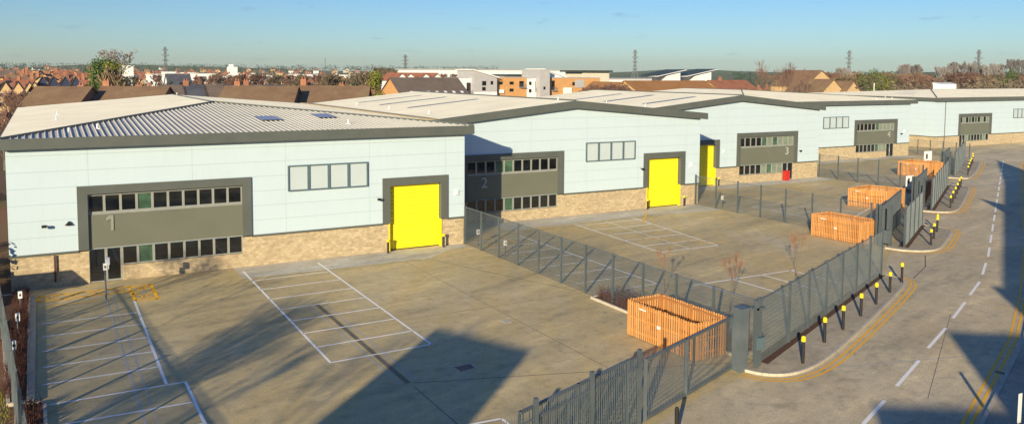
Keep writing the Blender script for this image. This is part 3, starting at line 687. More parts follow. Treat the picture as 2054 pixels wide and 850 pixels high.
# ------------------------------------------------------------------ timber bin stores
def binstore(label,pts,h,seed):
    rr=random.Random(seed); root=thing('bin_store',label,'bin store',(pts[0][0],pts[0][1],0),'timber bin stores')
    n_=len(pts)
    for i in range(n_):
        a=Vector(pts[i]);b=Vector(pts[(i+1)%n_]); L_=(b-a).length; d=(b-a)/L_; out=Vector((d.y,-d.x))
        k=int(L_/.155); sl=MB()
        for j in range(k):
            t0=(j+.2)*L_/k; t1=(j+.8)*L_/k; p=a+d*t0; q=a+d*t1; hh=h+rr.uniform(-.02,.02)
            m=(p+q)/2
            # slat with rounded top
            o=out*.012
            pr=[(p,0.06),(q,.06),(q,hh-.05),(m+(q-m)*.6,hh),(m-(m-p)*.6,hh),(p,hh-.05)]
            sl.add([(v.x+o.x,v.y+o.y,z) for v,z in pr]+[(v.x-o.x,v.y-o.y,z) for v,z in pr],[tuple(range(6)),tuple(range(6,12))[::-1]]+[(x,x+6,(x+1)%6+6,(x+1)%6) for x in range(6)])
        door=(i==0)
        pn=sl.build('door_panel' if door else 'slat_panel',M['wood'],root)
        rl=MB(); ai=a-out*.05; bi=b-out*.05
        for z in (.35,h*.55,h-.18): rl.obox(ai,bi,.06,z-.05,z+.05)
        for t in ((.03,.5,.97) if L_>3 else (.03,.97)):
            p=a+d*L_*t-out*.07; rl.box(p.x-.05,p.x+.05,p.y-.05,p.y+.05,0,h-.02)
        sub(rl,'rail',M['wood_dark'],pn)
        if door:
            hd=MB(); m=a+d*L_*.5+out*.03; hd.box(m.x-.03,m.x+.03,m.y-.1,m.y+.1,h*.5,h*.5+.14); m2=a+d*L_*.25+out*.03; hd.box(m2.x-.02,m2.x+.02,m2.y-.25,m2.y+.25,h-.3,h-.24); sub(hd,'latch',M['white'],pn)
    return root
binstore('nearest orange timber bin store, open topped, behind the sliding gate',[(25.75,33.25),(25.95,28.45),(28.02,28.5),(27.95,33.25)],1.85,1)
binstore('orange timber bin store in the yard of unit 2 beside the second gateway',[(55.35,47.0),(55.5,42.2),(57.7,42.3),(57.5,47.0)],1.85,2)
binstore('orange timber bin store in the yard of unit 3',[(71.0,55.8),(72.4,52.3),(76.0,52.9),(74.9,56.3)],1.9,3)
binstore('farthest orange timber bin store in the yard of unit 4',[(99.1,70.2),(100.9,66.2),(104.2,66.9),(103.0,70.9)],1.9,4)
# ------------------------------------------------------------------ planting beds
def twig_bed(name,pts_fn,nn,h,mat,label=None,seed=1):
    rr=random.Random(seed); mb=MB()
    for i in range(nn):
        x,y=pts_fn(rr)
        for k in range(3):
            a=rr.uniform(0,6.28); t=rr.uniform(.05,.35)*h; hh=h*rr.uniform(.5,1.1)
            mb.tube((x,y,.1),(x+math.cos(a)*t,y+math.sin(a)*t,hh),.012,.004,n=3,cap=False)
            b=rr.uniform(0,6.28); z=hh*rr.uniform(.3,.7); mb.tube((x+math.cos(a)*t*z/hh,y+math.sin(a)*t*z/hh,z),(x+math.cos(a)*t+math.cos(b)*.15,y+math.sin(a)*t+math.sin(b)*.15,min(hh,z+.3)),.008,.003,n=3,cap=False)
    return mb
def bedslab(pts,name='planting_bed'):
    struct(MB().slab(pts,0,.10),name,M['soil']); kb=MB()
    for a,b in zip(pts,pts[1:]+pts[:1]): kb.obox(a,b,.13,0,.14)
    struct(kb,'bed_kerb',M['kerb'])
bedslab([(28.06,39.7),(28.06,33.6),(28.15,27.6),(29.6,28.2),(30.3,31),(29.8,36),(29.2,39.7)])
o=twig_bed('x',lambda r:(r.uniform(28.2,29.9),r.uniform(28,39.4)),420,.85,'twig_dark',seed=3).build('shrub_bed',M['twig_dark']); tag(o,'dark leafless hedge shrubs along the mesh fence behind the nearest bin store','shrubs',kind='stuff')
# strip at the foot of the roadside fence
for pts,nm in (([(28.6,26.45),(31.9,27.85),(48.2,34.75),(48.1,35.4),(31.7,28.6),(28.4,27.2)],1),([(57.6,39.6),(67.7,45.0),(67.4,45.7),(57.3,40.3)],2),([(76,49.6),(94.9,60.1),(94.5,60.8),(75.6,50.3)],3)):
    struct(MB().slab(pts,0,.108),'planting_strip',M['soil'])
bedslab([(-2.4,56.3),(-.95,56.3),(-.8,37.7),(-1.5,37.7)]); bedslab([(-1.2,37.3),(-.25,37.3),(-.1,24),(-1.0,24)])
o=twig_bed('x',lambda r:(r.uniform(-1.7,-.95),r.uniform(38,56)),330,.75,'twig_dark',seed=4).build('shrub_bed',M['twig_dark']); tag(o,'dark red leafless shrubs in the narrow bed left of the parking bays','shrubs',kind='stuff')
o=twig_bed('x',lambda r:(r.uniform(-1.0,-.35),r.uniform(25,37)),200,.6,'twig_dark',seed=5).build('shrub_bed',M['twig_dark']); tag(o,'dark red leafless shrubs in the small bed at the bottom left corner','shrubs',kind='stuff')
bedslab([(83.5,59.5),(87.8,61.8),(87.7,59.5),(84.5,57.6)]); o=twig_bed('x',lambda r:(lambda t:(76+17*t+r.uniform(-.6,.2),50.9+9.6*t+r.uniform(.1,1.2)))(r.random()),500,.95,'twig_dark',seed=6).build('shrub_bed',M['twig_dark']); tag(o,'dark leafless shrubs behind the third roadside fence','shrubs',kind='stuff')
gr=MB()
rr=random.Random(8)
for i in range(2500):
    x,y=rr.uniform(-3.2,-1.4),rr.uniform(26,40); a=rr.uniform(0,6.28); hh=rr.uniform(.08,.22)
    gr.add([(x,y,0),(x+.03*math.cos(a),y+.03*math.sin(a),0),(x+rr.uniform(-.08,.08),y+rr.uniform(-.08,.08),hh)],[(0,1,2)])
tag(gr.build('grass',M['leaf_yellow']),'rough green grass at the bottom left corner outside the fence','grass',kind='stuff')
gb=MB().poly([(-40,5,.002),(-1.3,5,.002),(-2.2,50,.002),(-3.2,57,.002),(-40,57,.002)]); struct(gb,'grass_verge',M['grass'])
# low guard rail beside the left bays
gr=thing('guard_rail','low galvanised guard rail along the left edge of the parking bays','guard rail',(-.7,46,0))
m=MB(); m.box(-.84,-.58,37.6,55.3,.06,.17); m.build('rail',M['fence'],gr)
for k in range(8): MB().box(-.78,-.62,37.8+k*2.45,37.95+k*2.45,0,.06).build('post',M['post'],gr)
# left boundary railing
lf=thing('railing_fence','tall grey vertical bar fence at the left edge of the photo','fence',(-2.2,50,0),gf)
a0=G(4,600,2.3);b0=G(46,815,2.3);dd=b0-a0;a0=a0-dd*.25;b0=b0+dd*.35;A_=(a0.x,a0.y);B_=(b0.x,b0.y)
f=MB(); rail(f,A_,B_,.25,.05,.06); rail(f,A_,B_,2.1,.05,.06); f.build('rail',M['fence'],lf)
g_=MB(); bars(g_,A_,B_,.05,2.3,.16,.05); g_.build('vertical_bars',M['fence'],lf)
for k in range(11):
    p=lerp(A_,B_,k/10.0); MB().box(p[0]-.06,p[0]+.06,p[1]-.06,p[1]+.06,0,2.2).build('post',M['fence'],lf)
# small utility posts with white heads
def charger(label,x,y,h=1.15,heads=1):
    r=thing('charging_post',label,'charging post',(x,y,0),'white headed service posts')
    MB().tube((x,y,0),(x,y,h-.3),.05,n=8).build('post',M['post'],r)
    hb=MB().box(x-.1,x+.1,y-.08,y+.08,h-.38,h)
    if heads>1: hb.box(x+.02,x+.24,y-.22,y-.02,h-.05,h+.36)
    hb.build('head',M['white'],r)
    MB().box(x-.04,x+.04,y-.095,y-.082,h-.25,h-.12).build('display',M['dark'],r)
for i,(px,py) in enumerate(((40,584),(35,628),(27,683))):
    p=G(px,py,1.15); charger('white headed post in the left planting bed, %s from the building'%['nearest','middle one','farthest'][i],p.x,p.y)
charger('tall post with two white heads in front of the unit 1 entrance door',2.95,52.9,2.15,2)
charger('white headed post behind the mesh fence at the right corner of unit 1',28.95,56.1,1.3); charger('white headed post behind the mesh fence in front of unit 2 office',29.0,51.9,1.2); charger('white headed post beside the dark fence left of the unit 3 yard',58.9,61.0,1.2)
# sign and red cabinet, manhole, gully, white boxes
s=thing('sign_board','white square notice board at the third gateway behind the bin store','sign',(76.3,53.6,0)); p=P(1824,372,53.6)
MB().box(p.x-.62,p.x+.62,53.56,53.6,1.9,3.0).build('board',M['white'],s)
for dx in (-.55,.55): MB().box(p.x+dx-.04,p.x+dx+.04,53.61,53.7,0,3.0).build('post',M['post'],s)
MB().box(p.x-.3,p.x-.05,53.545,53.558,2.2,2.75).build('printed_panel',M['dark'],s)
s=thing('sign_board','white notice board behind the farthest timber bin store','sign',(105,72,0)); p=P(1861,313,74)
MB().box(p.x-.9,p.x+.9,73.96,74,1.0,2.4).build('board',M['white'],s)
for dx in (-.75,.75): MB().box(p.x+dx-.04,p.x+dx+.04,74.01,74.1,0,2.4).build('post',M['post'],s)
MB().box(p.x-.45,p.x-.1,73.945,73.958,1.3,2.0).build('printed_panel',M['dark'],s)
rb=MB().box(81.0,81.75,72.95,73.4,.02,1.15).box(80.96,81.79,72.9,73.44,1.15,1.25); tag(rb.build('red_cabinet',M['red'],loc=(81.4,73.2,0)),'red upright cabinet beside the entrance of unit 3','cabinet')
mh=thing('manhole_cover','dark rectangular manhole cover with pale frame in the shaded part of the yard','manhole cover',(16.33,32.9,0))
q=[(15.86,33.2),(16.78,33.25),(16.75,32.62),(15.92,32.5)]; m=MB()
for a,b in zip(q,q[1:]+q[:1]): m.obox(a,b,.07,.005,.02)
m.build('cover_frame',M['kerb'],mh); MB().poly([(x,y,.016) for x,y in q]).build('cover',M['dark'],mh)
tag(MB().slab([(21.2,38.5),(21.6,38.5),(21.6,37.9),(21.2,37.9)],.004,.014).build('manhole_cover',M['kerb'],loc=(21.4,38.2,0)),'small pale square inspection cover alone in the middle of the yard','manhole cover')
a=G(1997,744,.02);b=G(2017,749,.02); tag(MB().obox(a,b,.3,.01,.022).build('drain_gully',M['dark'],loc=(a.x,a.y,0)),'black drain gully grate by the right hand kerb','drain')
mhd=MB(); p=G(1180,427); mhd.tube((p.x,p.y,.006),(p.x,p.y,.016),.35,n=16); tag(mhd.build('manhole_cover',M['dark'],loc=(p.x,p.y,0)),'small round dark manhole cover in the yard of unit 2','manhole cover')
p=G(2040,905,.2); s=thing('marker_sign','white marker sign on a thin post at the right edge of the photo','sign',p)
MB().tube((p.x,p.y,0),(p.x,p.y,2.0),.03,n=6).build('post',M['post'],s); MB().box(p.x-.09,p.x+.09,p.y-.03,p.y,1.25,2.3).build('plate',M['white'],s)
# ------------------------------------------------------------------ trees
def bare_tree_mesh(seed,h,spread=.35,depth=5,r0=None,thin=1.0,up=.35,tw=.012,nch=(3,4),trunkf=.28):
    rr=random.Random(seed); mb=MB(); tk=MB()
    def grow(p,d,L_,r,k):
        steps=2 if k<depth-1 else 1
        for s in range(steps):
            d2=(d+Vector((rr.uniform(-.18,.18),rr.uniform(-.18,.18),rr.uniform(-.02,.12)))).normalized(); q=p+d2*L_/steps; r2=max(tw,r*(.8 if s<steps-1 else .68))
            (tk if k<2 else mb).tube(p,q,r,r2,n=5 if k<2 else 3,cap=False); p,d,r=q,d2,r2
            if k>=1 and rr.random()<.6 and k<depth:
                sd=(d+Vector((rr.uniform(-1,1),rr.uniform(-1,1),rr.uniform(0,.6)))*.8).normalized(); grow(p,sd,L_*.55,max(tw,r*.5),k+2)
        if k<depth:
            for c in range(rr.randint(*nch)):
                a=rr.uniform(0,6.28); sp=spread*rr.uniform(.6,1.5)
                nd=(d+Vector((math.cos(a),math.sin(a),0))*sp+Vector((0,0,up*.3))).normalized(); grow(p,nd,L_*rr.uniform(.62,.82),r*.62,k+1)
    grow(Vector((0,0,0)),Vector((0,0,1)),h*trunkf,r0 or h*.018,0)
    return tk,mb
treecache={}
def bare_tree(label,x,y,h,kind,twig='twig_brown',bark='bark',group=None,z=0,name='bare_tree',**k):
    key=(kind,twig,bark,tuple(sorted(k.items())))
    if key not in treecache:
        tk,mb=bare_tree_mesh(kind,10.0,**k)
        zz=max(v[2] for v in mb.v); s=10/zz
        for q in (tk,mb): q.v=[(a*s,b*s,c*s) for a,b,c in q.v]
        r=thing(name,'x','tree',(0,0,0)); t=tk.build('trunk',M[bark],r); c=mb.build('crown',M[twig],r); treecache[key]=r; new=r
    else: new=copy_tree(treecache[key])
    new.location=(x,y,z); new.scale=(h/10*R.uniform(.9,1.1),)*2+(h/10,); new.rotation_euler=(0,0,R.uniform(0,6.28)); tag(new,label,'tree',group); return new
def leafy(label,x,y,z0,h,w,leaf,name='evergreen_tree',nn=2600,size=.28,seed=1,cone=0.0,group=None,cat='tree'):
    rr=random.Random(seed); root=thing(name,label,cat,(x,y,z0),group); tr=MB(); tr.tube((x,y,z0),(x,y,z0+h*.55),h*.03,h*.015,n=7)
    cl=[]
    for i in range(26):
        t=rr.random(); zz=.18+.78*t; rad=(1-cone*t)*math.sqrt(max(.05,1-(2*zz-1.0)**2*.8)); a=rr.uniform(0,6.28); q=rr.uniform(.15,.75)*rad*w/2
        c=Vector((x+math.cos(a)*q,y+math.sin(a)*q,z0+h*zz)); cl.append((c,rr.uniform(.17,.30)*w)); tr.tube((x,y,z0+h*.3*zz),c,h*.008,h*.003,n=3,cap=False)
    tr.build('trunk',M['bark'],root); mb=MB()
    for i in range(nn):
        c,r=rr.choice(cl); u=Vector((rr.gauss(0,1),rr.gauss(0,1),rr.gauss(0,1))).normalized()*r*rr.uniform(.55,1.08); p=c+u
        nrm=(u.normalized()+Vector((rr.uniform(-.6,.6),rr.uniform(-.6,.6),rr.uniform(-.3,.9)))).normalized(); a=nrm.orthogonal().normalized(); a=Matrix.Rotation(rr.uniform(0,6.28),3,nrm)@a; b=nrm.cross(a); s=size*rr.uniform(.6,1.3)
        mb.quad(p-a*s*.5,p-b*s*.35,p+a*s*.5,p+b*s*.35)
    mb.build('crown',M[leaf],root); return root
# trees outside the left edge whose shadows lie across the yard
gt='winter trees left of the yard'
for i,(x,y,h,k) in enumerate([(-7.0,42.5,7.6,11),(-15,19,11,16),(-22,11,13,13),(-11,23.5,9,14),(-13,9,12,12)]):
    bare_tree('bare winter tree %s in the verge left of the yard'%ordn[i],x,y,h,k,'twig_brown',group=gt,r0=.15,tw=.009,depth=5)
for i,(x,y,h) in enumerate([(-4.0,48.5,5.2),(-4.3,44.6,6.2),(-3.8,40.2,5.6),(-4.6,36.0,6.8),(-5.2,31.5,7.2),(-6.4,27.0,8.0)]):
    bare_tree('slim leafless young tree %s in the verge outside the left fence'%ordn[i],x,y,h,17,'twig_brown',group='slim young trees left of the yard',r0=.07,tw=.007,depth=4,spread=.16,trunkf=.42)
for i,(x,y,h) in enumerate([(-4.9,60,5.2),(-5.6,64,6),(-6.3,70,6.5),(-4.6,57.2,4.2)]): leafy('dark evergreen shrub %s added for the deep shade left of unit 1'%ordn[i],x,y,0,h,4.2,'leaf_dark','evergreen_shrub',1500,.3,30+i,group='evergreens added for the shade beside unit 1',cat='shrub')  # invented shrubs, their dark leaves standing in for deep shade
for i,(px,py,Y,h) in enumerate([(12,250,110,7),(40,205,150,8),(5,215,128,8.5),(60,230,118,6.5),(28,232,105,6),(2,190,170,9)]):
    p=P(px,py,Y); bare_tree('reddish leafless tree %s behind the left side of unit 1'%ordn[i],p.x,Y,max(6,p.z+1),21+i%2,'twig_red',group='reddish trees behind unit 1',depth=5,tw=.03,spread=.5)
leafy('dark green conifer hedge left of the first brown roof',-9,96,0,6,7,'leaf_green','evergreen_shrub',1200,.4,44,cat='shrub')
# saplings in the beds
for i,(px,py,zt,m) in enumerate([(1462,640,3.2,'twig_orange'),(1597,560,2.6,'twig_orange'),(1332,590,2.4,'twig_tan')]):
    p=G(px,py); bare_tree(['slender orange twigged sapling beside the gate cabinet','slender orange twigged sapling behind the roadside fence','slender sapling behind the nearest bin store'][i],p.x,p.y,zt+.6,51,'twig_orange',group='young saplings',name='sapling',depth=3,spread=.22,r0=.1,tw=.03,trunkf=.4)
# ------------------------------------------------------------------ background houses
def gable_house(label,x0,x1,yf,yb,ze,zr,wall,roof,axis='X',chim=(),win=0,group=None,name='house',cat='house',z0=0,rotz=0,parts=True,gablemat=None,ov=.3,rlights=()):
    xc,yc=(x0+x1)/2,(yf+yb)/2; root=thing(name,label,cat,(xc,yc,z0),group)
    def fin(mb,nm,mat,part=None):
        mb.v=[(v[0],v[1],v[2]+z0) for v in mb.v]
        if part is None: return mb.build(nm,mat,root)
        return sub(mb,nm,mat,part)
    w_=MB()
    if axis=='X':
        ym=(yf+yb)/2; w_.prismX([(yf,0),(yb,0),(yb,ze),(ym,zr-.1),(yf,ze)],x0,x1)
        r_=MB(); t=.14; s=(zr-ze)/(ym-yf)
        for sg,ya in ((1,yf),(-1,yb)):
            e=ya-sg*ov; ez=ze-s*ov; r_.add([(x0-ov,e,ez),(x1+ov,e,ez),(x1+ov,ym,zr),(x0-ov,ym,zr),(x0-ov,e,ez+t),(x1+ov,e,ez+t),(x1+ov,ym,zr+t),(x0-ov,ym,zr+t)],[(0,1,2,3),(4,5,6,7),(0,1,5,4),(1,2,6,5),(3,0,4,7)])
    else:
        xm=(x0+x1)/2; w_.prismY([(x0,0),(x1,0),(x1,ze),(xm,zr-.1),(x0,ze)],yf,yb)
        r_=MB(); t=.14; s=(zr-ze)/(xm-x0)
        for sg,xa in ((1,x0),(-1,x1)):
            e=xa-sg*ov; ez=ze-s*ov; r_.add([(e,yf-ov,ez),(e,yb+ov,ez),(xm,yb+ov,zr),(xm,yf-ov,zr),(e,yf-ov,ez+t),(e,yb+ov,ez+t),(xm,yb+ov,zr+t),(xm,yf-ov,zr+t)],[(0,1,2,3),(4,5,6,7),(0,1,5,4),(1,2,6,5),(3,0,4,7)])
    fin(w_,'wall',M[wall]); rf=fin(r_,'roof',M[roof])
    for cx,cy,ch in chim:
        c=MB().box(cx-.45,cx+.45,cy-.35,cy+.35,zr-1.4,zr+ch); 
        for k in (-.22,.22): c.tube((cx+k,cy,zr+ch),(cx+k,cy,zr+ch+.4),.11,n=6)
        fin(c,'chimney',M['brick_red'],rf)
    for (a,b,c_,d_) in rlights:      # x0,x1,v0,v1 along slope
        ym=(yf+yb)/2; f=lambda v:(yf+(ym-yf)*v-.02,ze+(zr-ze)*v+t+.03)
        y0_,z0_=f(c_);y1_,z1_=f(d_); fin(MB().quad((a,y0_,z0_),(b,y0_,z0_),(b,y1_,z1_),(a,y1_,z1_)),'rooflight',M['white'],rf)
    if win:
        if axis=='X': span=(x0,x1)
        else: span=(x0,x1)
        fl_=[1.0] if ze<4 else [1.0,3.8] if ze<7 else [1.0,3.8,6.2]
        for i in range(win):
            cx=span[0]+(span[1]-span[0])*(i+.5)/win
            for z in fl_:
                fm=MB().box(cx-.6,cx+.6,yf-.06,yf-.003,z,z+1.25); fo=fin(fm,'window',M['white']); fin(MB().box(cx-.5,cx+.5,yf-.08,yf-.062,z+.1,z+1.15),'pane',M['glass'],fo)
    return root
# four long brown roofs behind units 1 and 2
gb_='long brown roofed houses behind the units'
def rot_house(label,pl,pr,chim,Yc=135):
    A=P(pl,175,Yc);B_=P(pr,175,Yc); c=(A+B_)/2; hl=(B_.x-A.x)/2/.93; h=gable_house(label,c.x-hl,c.x+hl,Yc-7,Yc+7,7.5,10.85,'brick_red','tile_brown',group=gb_,chim=[(c.x+hl*t,Yc+.4,e) for t,e in chim]); h.rotation_euler=(0,0,math.radians(-24))
rot_house('long brown tiled house behind unit 1, leftmost of the four',75,182,((.6,.3),))
rot_house('long brown tiled house behind unit 1, second from the left',206,335,((-.9,.9),(.1,.3)))
rot_house('long brown tiled house behind units 1 and 2, third from the left',458,590,((-.7,.8),))
rot_house('long brown tiled house behind unit 2, rightmost of the four',608,731,((-.9,1.2),(.2,.3)))
# slate terrace between them
for i in range(6):
    x=19.5+i*3.6; gable_house('narrow slate roofed terrace house with brick chimney, %s from the left'%ordn[i],x,x+3.5,158,168,7.2,10.6,'brick_red','slate' if i%2 else 'tile_grey',group='slate terrace behind unit 1',chim=((x+.3,163,.9),) if i in (1,4) else (),win=1)
# dark navy gabled row
for i in range(4):
    p=P([85,107,131,152][i],153,262); gable_house('navy boarded gabled house, %s from the left in the dark row'%ordn[i],p.x-2.0,p.x+2.0,262,274,8.2,11.6,'navy','tile_brown','Y',group='navy gabled row',win=2)
for i in range(4):
    p=P([10,35,58,68][i],160,250); gable_house('grey gabled house left of the navy row, %s from the left'%ordn[i],p.x-1.9,p.x+1.9,250,262,7.0,10.2,'brick_tan','tile_grey','Y',group='grey gabled houses at the far left',win=2)
# big grey brown roof with rooflights
gable_house('wide grey brown tiled building with a row of small rooflights',66.6,82.6,164,178,7.9,12.0,'brick_orange','tile_grey',rlights=[(69+k*2.0,69.7+k*2.0,.18,.28) for k in range(7)],name='tiled_building',cat='building')
for i,px in enumerate((806,823,854,877)):
    p=P(px,152,200); gable_house('small pale gabled house %s from the left, behind the wide grey brown roof'%ordn[i],p.x-1.9,p.x+1.9,200,210,11.3,13.0,'render','tile_red','Y',group='pale gabled houses behind the wide roof')
# orange roofs right of the flats
a=P(1253,163,185);b=P(1412,163,185)
gable_house('long orange brown tiled building behind unit 3',a.x,b.x,179,191,8.4,11.2,'brick_tan','tile_orange',name='tiled_building',cat='building')
for i,(px,Y) in enumerate(((1243,176),(1418,184))):
    p=P(px,166,Y); gable_house(['tan brick gable at the left end of the orange roof','tan brick gable at the right end of the orange roof'][i],p.x-4,p.x+4,Y-1,Y+12,8.2,10.9,'brick_tan','tile_orange','Y',group='tan gables behind unit 3')
a=P(1425,166,200);b=P(1500,168,200); gable_house('red brown tiled house right of the orange roof',a.x,b.x,196,206,8.5,11.2,'brick_red','tile_red',chim=((a.x+5,201,.9),))
# tan gabled houses behind unit 4
for i,(px,py,Y,wd,axis) in enumerate(((1648,142,170,7,'Y'),(1672,160,160,6,'Y'),(1712,164,158,5,'Y'))):
    p=P(px,py,Y); gable_house(['large tan brick gabled house behind the birches','low brown roofed house in front of the large tan gable','small tan gabled house right of the large one'][i],p.x-wd,p.x+wd,Y,Y+13,p.z-4.6,p.z,'brick_tan','tile_brown',axis,group='tan gabled houses behind unit 4')
# ------------------------------------------------------------------ flats and white warehouse
def block(label,parts,name,cat='building',group=None):
    p0=parts[0]; root=thing(name,label,cat,((p0[0]+p0[1])/2,p0[2],0),group); return root
Yf=232
def fx(px,Y=Yf): return P(px,160,Y).x
def fz(px,py,Y=Yf): return P(px,py,Y).z
def flats(label,px0,px1,ytop,mat,Y=Yf,dep=12,wins=(),parapet='white',mono=None,balc=()):
    x0,x1=fx(px0,Y),fx(px1,Y); z=fz((px0+px1)/2,ytop,Y); root=thing('apartment_block',label,'apartment block',((x0+x1)/2,Y,0),'apartment blocks behind unit 2')
    if mono:
        zl,zr_=fz(px0,mono[0],Y),fz(px1,mono[1],Y); MB().prismY([(x0,0),(x1,0),(x1,zr_),(x0,zl)],Y,Y+dep).build('wall',M[mat],root)
        MB().prismY([(x0-.5,zl+.18),(x1+.6,zr_+.0),(x1+.6,zr_+.35),(x0-.5,zl+.5)],Y-.4,Y+dep+.3).build('roof',M['render'],root)
        MB().box(x0,x1,Y-.03,Y-.002,0,z*.62).build('lower_wall',M['render'],root)
    else:
        MB().box(x0,x1,Y,Y+dep,0,z).build('wall',M[mat],root); MB().box(x0-.1,x1+.1,Y-.1,Y+dep+.1,z,z+.25).build('roof',M['lgrey'],root)
    for (a,b,c,d,kind) in wins:
        xa,xb=fx(a,Y),fx(b,Y); za,zb=fz((a+b)/2,d,Y),fz((a+b)/2,c,Y)
        if kind=='w':
            o=MB().box(xa,xb,Y-.07,Y-.032,za,zb).build('window',M['dark'],root); sub(MB().box(xa+.12,xb-.12,Y-.09,Y-.072,za+.12,zb-.12),'pane',M['glass'],o)
        elif kind=='b':
            o=MB().box(xa,xb,Y-1.2,Y-.03,za,za+.15).build('balcony',M['lgrey'],root); rl=MB()
            k=xa
            while k<xb: rl.tube((k,Y-1.15,za+.15),(k,Y-1.15,za+1.2),.03,n=4,cap=False); k+=.25
            rl.box(xa,xb,Y-1.18,Y-1.12,za+1.15,za+1.22); sub(rl,'railing',M['steel'],o); q=MB().box(xa+.3,xb-.3,Y-.06,Y-.032,za+.15,zb).build('window',M['glass'],root)
        elif kind=='p': MB().box(xa,xb,Y-.5,Y-.03,za,zb).build('porch',M['render'],root)
        elif kind=='g': MB().box(xa,xb,Y-.1,Y-.03,za,zb).build('cladding_panel',M['lgrey'],root)
    return root
flats('white rendered flats left of the sloping grey roof',925,950,157,'render',wins=[(936,940,172,178,'w'),(934,946,166,190,'b')])
flats('pale grey flats with a white roof sloping down to the right, left one of two',951,997,156,'lgrey',Y=230,mono=(142,157),wins=[(967,975,163,172,'w'),(984,989,163,170,'w'),(967,974,175,182,'w')])
flats('orange brick flats between the two sloping roofs',998,1056,156,'brick_orange',wins=[(1001,1008,164,170,'w'),(1022,1030,164,170,'w'),(1040,1052,163,176,'b'),(1000,1010,180,187,'p'),(1022,1030,178,184,'w')])
flats('narrow white rendered flats between orange brick and grey tower',1057,1083,158,'render',wins=[(1061,1066,164,171,'w'),(1061,1066,179,186,'w'),(1072,1081,163,184,'b')])
flats('grey stair tower with sloping white roof, right one of two',1084,1103,141,'lgrey',Y=229,wins=[(1090,1094,174,180,'w')])
flats('white and grey flats with long white roof slope descending right',1094,1134,150,'render',Y=233.5,mono=(141,157),wins=[(1105,1112,160,184,'b')])
flats('orange brick flats with white porch and grey panel',1104,1203,157,'brick_orange',Y=231,wins=[(1130,1146,176,190,'p'),(1153,1172,160,176,'g'),(1148,1153,165,172,'w'),(1105,1114,162,182,'b')])
a=P(1160,150,262);b=P(1222,150,262); pr=thing('apartment_block','cream rooftop storey with a flat dark green overhanging roof','apartment block',((a.x+b.x)/2,262,0),'apartment blocks behind unit 2')
z1=fz(1190,145,262); MB().box(a.x+2,b.x,262,274,0,z1).build('wall',M['cream'],pr); MB().box(a.x,b.x+1,261,275,z1,z1+.7).build('roof',M['dkgrey'],pr)
for i,(p0,p1) in enumerate(((1010,1048),(1052,1084))):
    a=P(p0,150,245);b=P(p1,150,245); z=fz((p0+p1)/2,150,245); r=thing('apartment_block','set back penthouse with dark glazed front, %s one behind the brick flats'%('left','right')[i],'apartment block',((a.x+b.x)/2,245,0),'apartment blocks behind unit 2')
    MB().box(a.x,b.x,245,255,0,z-.4).build('wall',M['lgrey'],r); MB().box(a.x-.4,b.x+.4,244,256,z-.4,z+.1).build('roof',M['dkgrey'],r); MB().box(a.x+.5,b.x-.5,244.9,244.98,z-3,z-.6).build('window',M['glass'],r)
Yw=380; a=P(886,150,Yw);b=P(1213,150,Yw); zt=P(1050,141,Yw).z
r=thing('white_warehouse','very long white warehouse on the horizon behind the flats','warehouse',((a.x+b.x)/2,Yw,0)); MB().box(a.x,b.x,Yw,Yw+60,0,zt).build('wall',M['render'],r); MB().box(a.x-.5,b.x+.5,Yw-.5,Yw+60.5,zt,zt+.4).build('roof',M['lgrey'],r)
Yw=300; a=P(1200,160,Yw);b=P(1400,160,Yw); zt=P(1300,159,Yw).z
r=thing('white_warehouse','low white shed behind the orange roof right of the flats','warehouse',((a.x+b.x)/2,Yw,0)); MB().box(a.x,b.x,Yw,Yw+20,0,zt).build('wall',M['render'],r); MB().box(a.x-.5,b.x+.5,Yw-.5,Yw+20.5,zt,zt+.4).build('roof',M['lgrey'],r)
for i,(p0,p1) in enumerate(((1316,1374),(1374,1436))):
    Y=240; a=P(p0,153,Y);b=P(p1-5,140-i,Y);c=P(p1-6,157,Y); r=thing('monopitch_building','white building with dark single slope roof rising right, %s one of two'%('left','right')[i],'building',(b.x,Y,0),'pair of single slope roofs')
    MB().prismY([(a.x+5,0),(b.x-1,0),(b.x-1,b.z-.6),(a.x+5,a.z)],Y,Y+8.5).build('wall',M['render'],r)
    MB().prismY([(a.x,a.z-.2),(b.x+1.2,b.z-.2),(b.x+1.2,b.z+.05),(a.x,a.z+.05)],Y-1,Y+9).build('verge',M['white'],r)
    MB().add([(a.x-1.5,Y+9,a.z+.1),(a.x+.1,Y-.9,a.z+.07),(b.x+1.0,Y-.9,b.z+.07),(b.x-.5,Y+9,b.z+.1)],[(0,1,2,3)]).build('roof',M['dkgrey'],r)
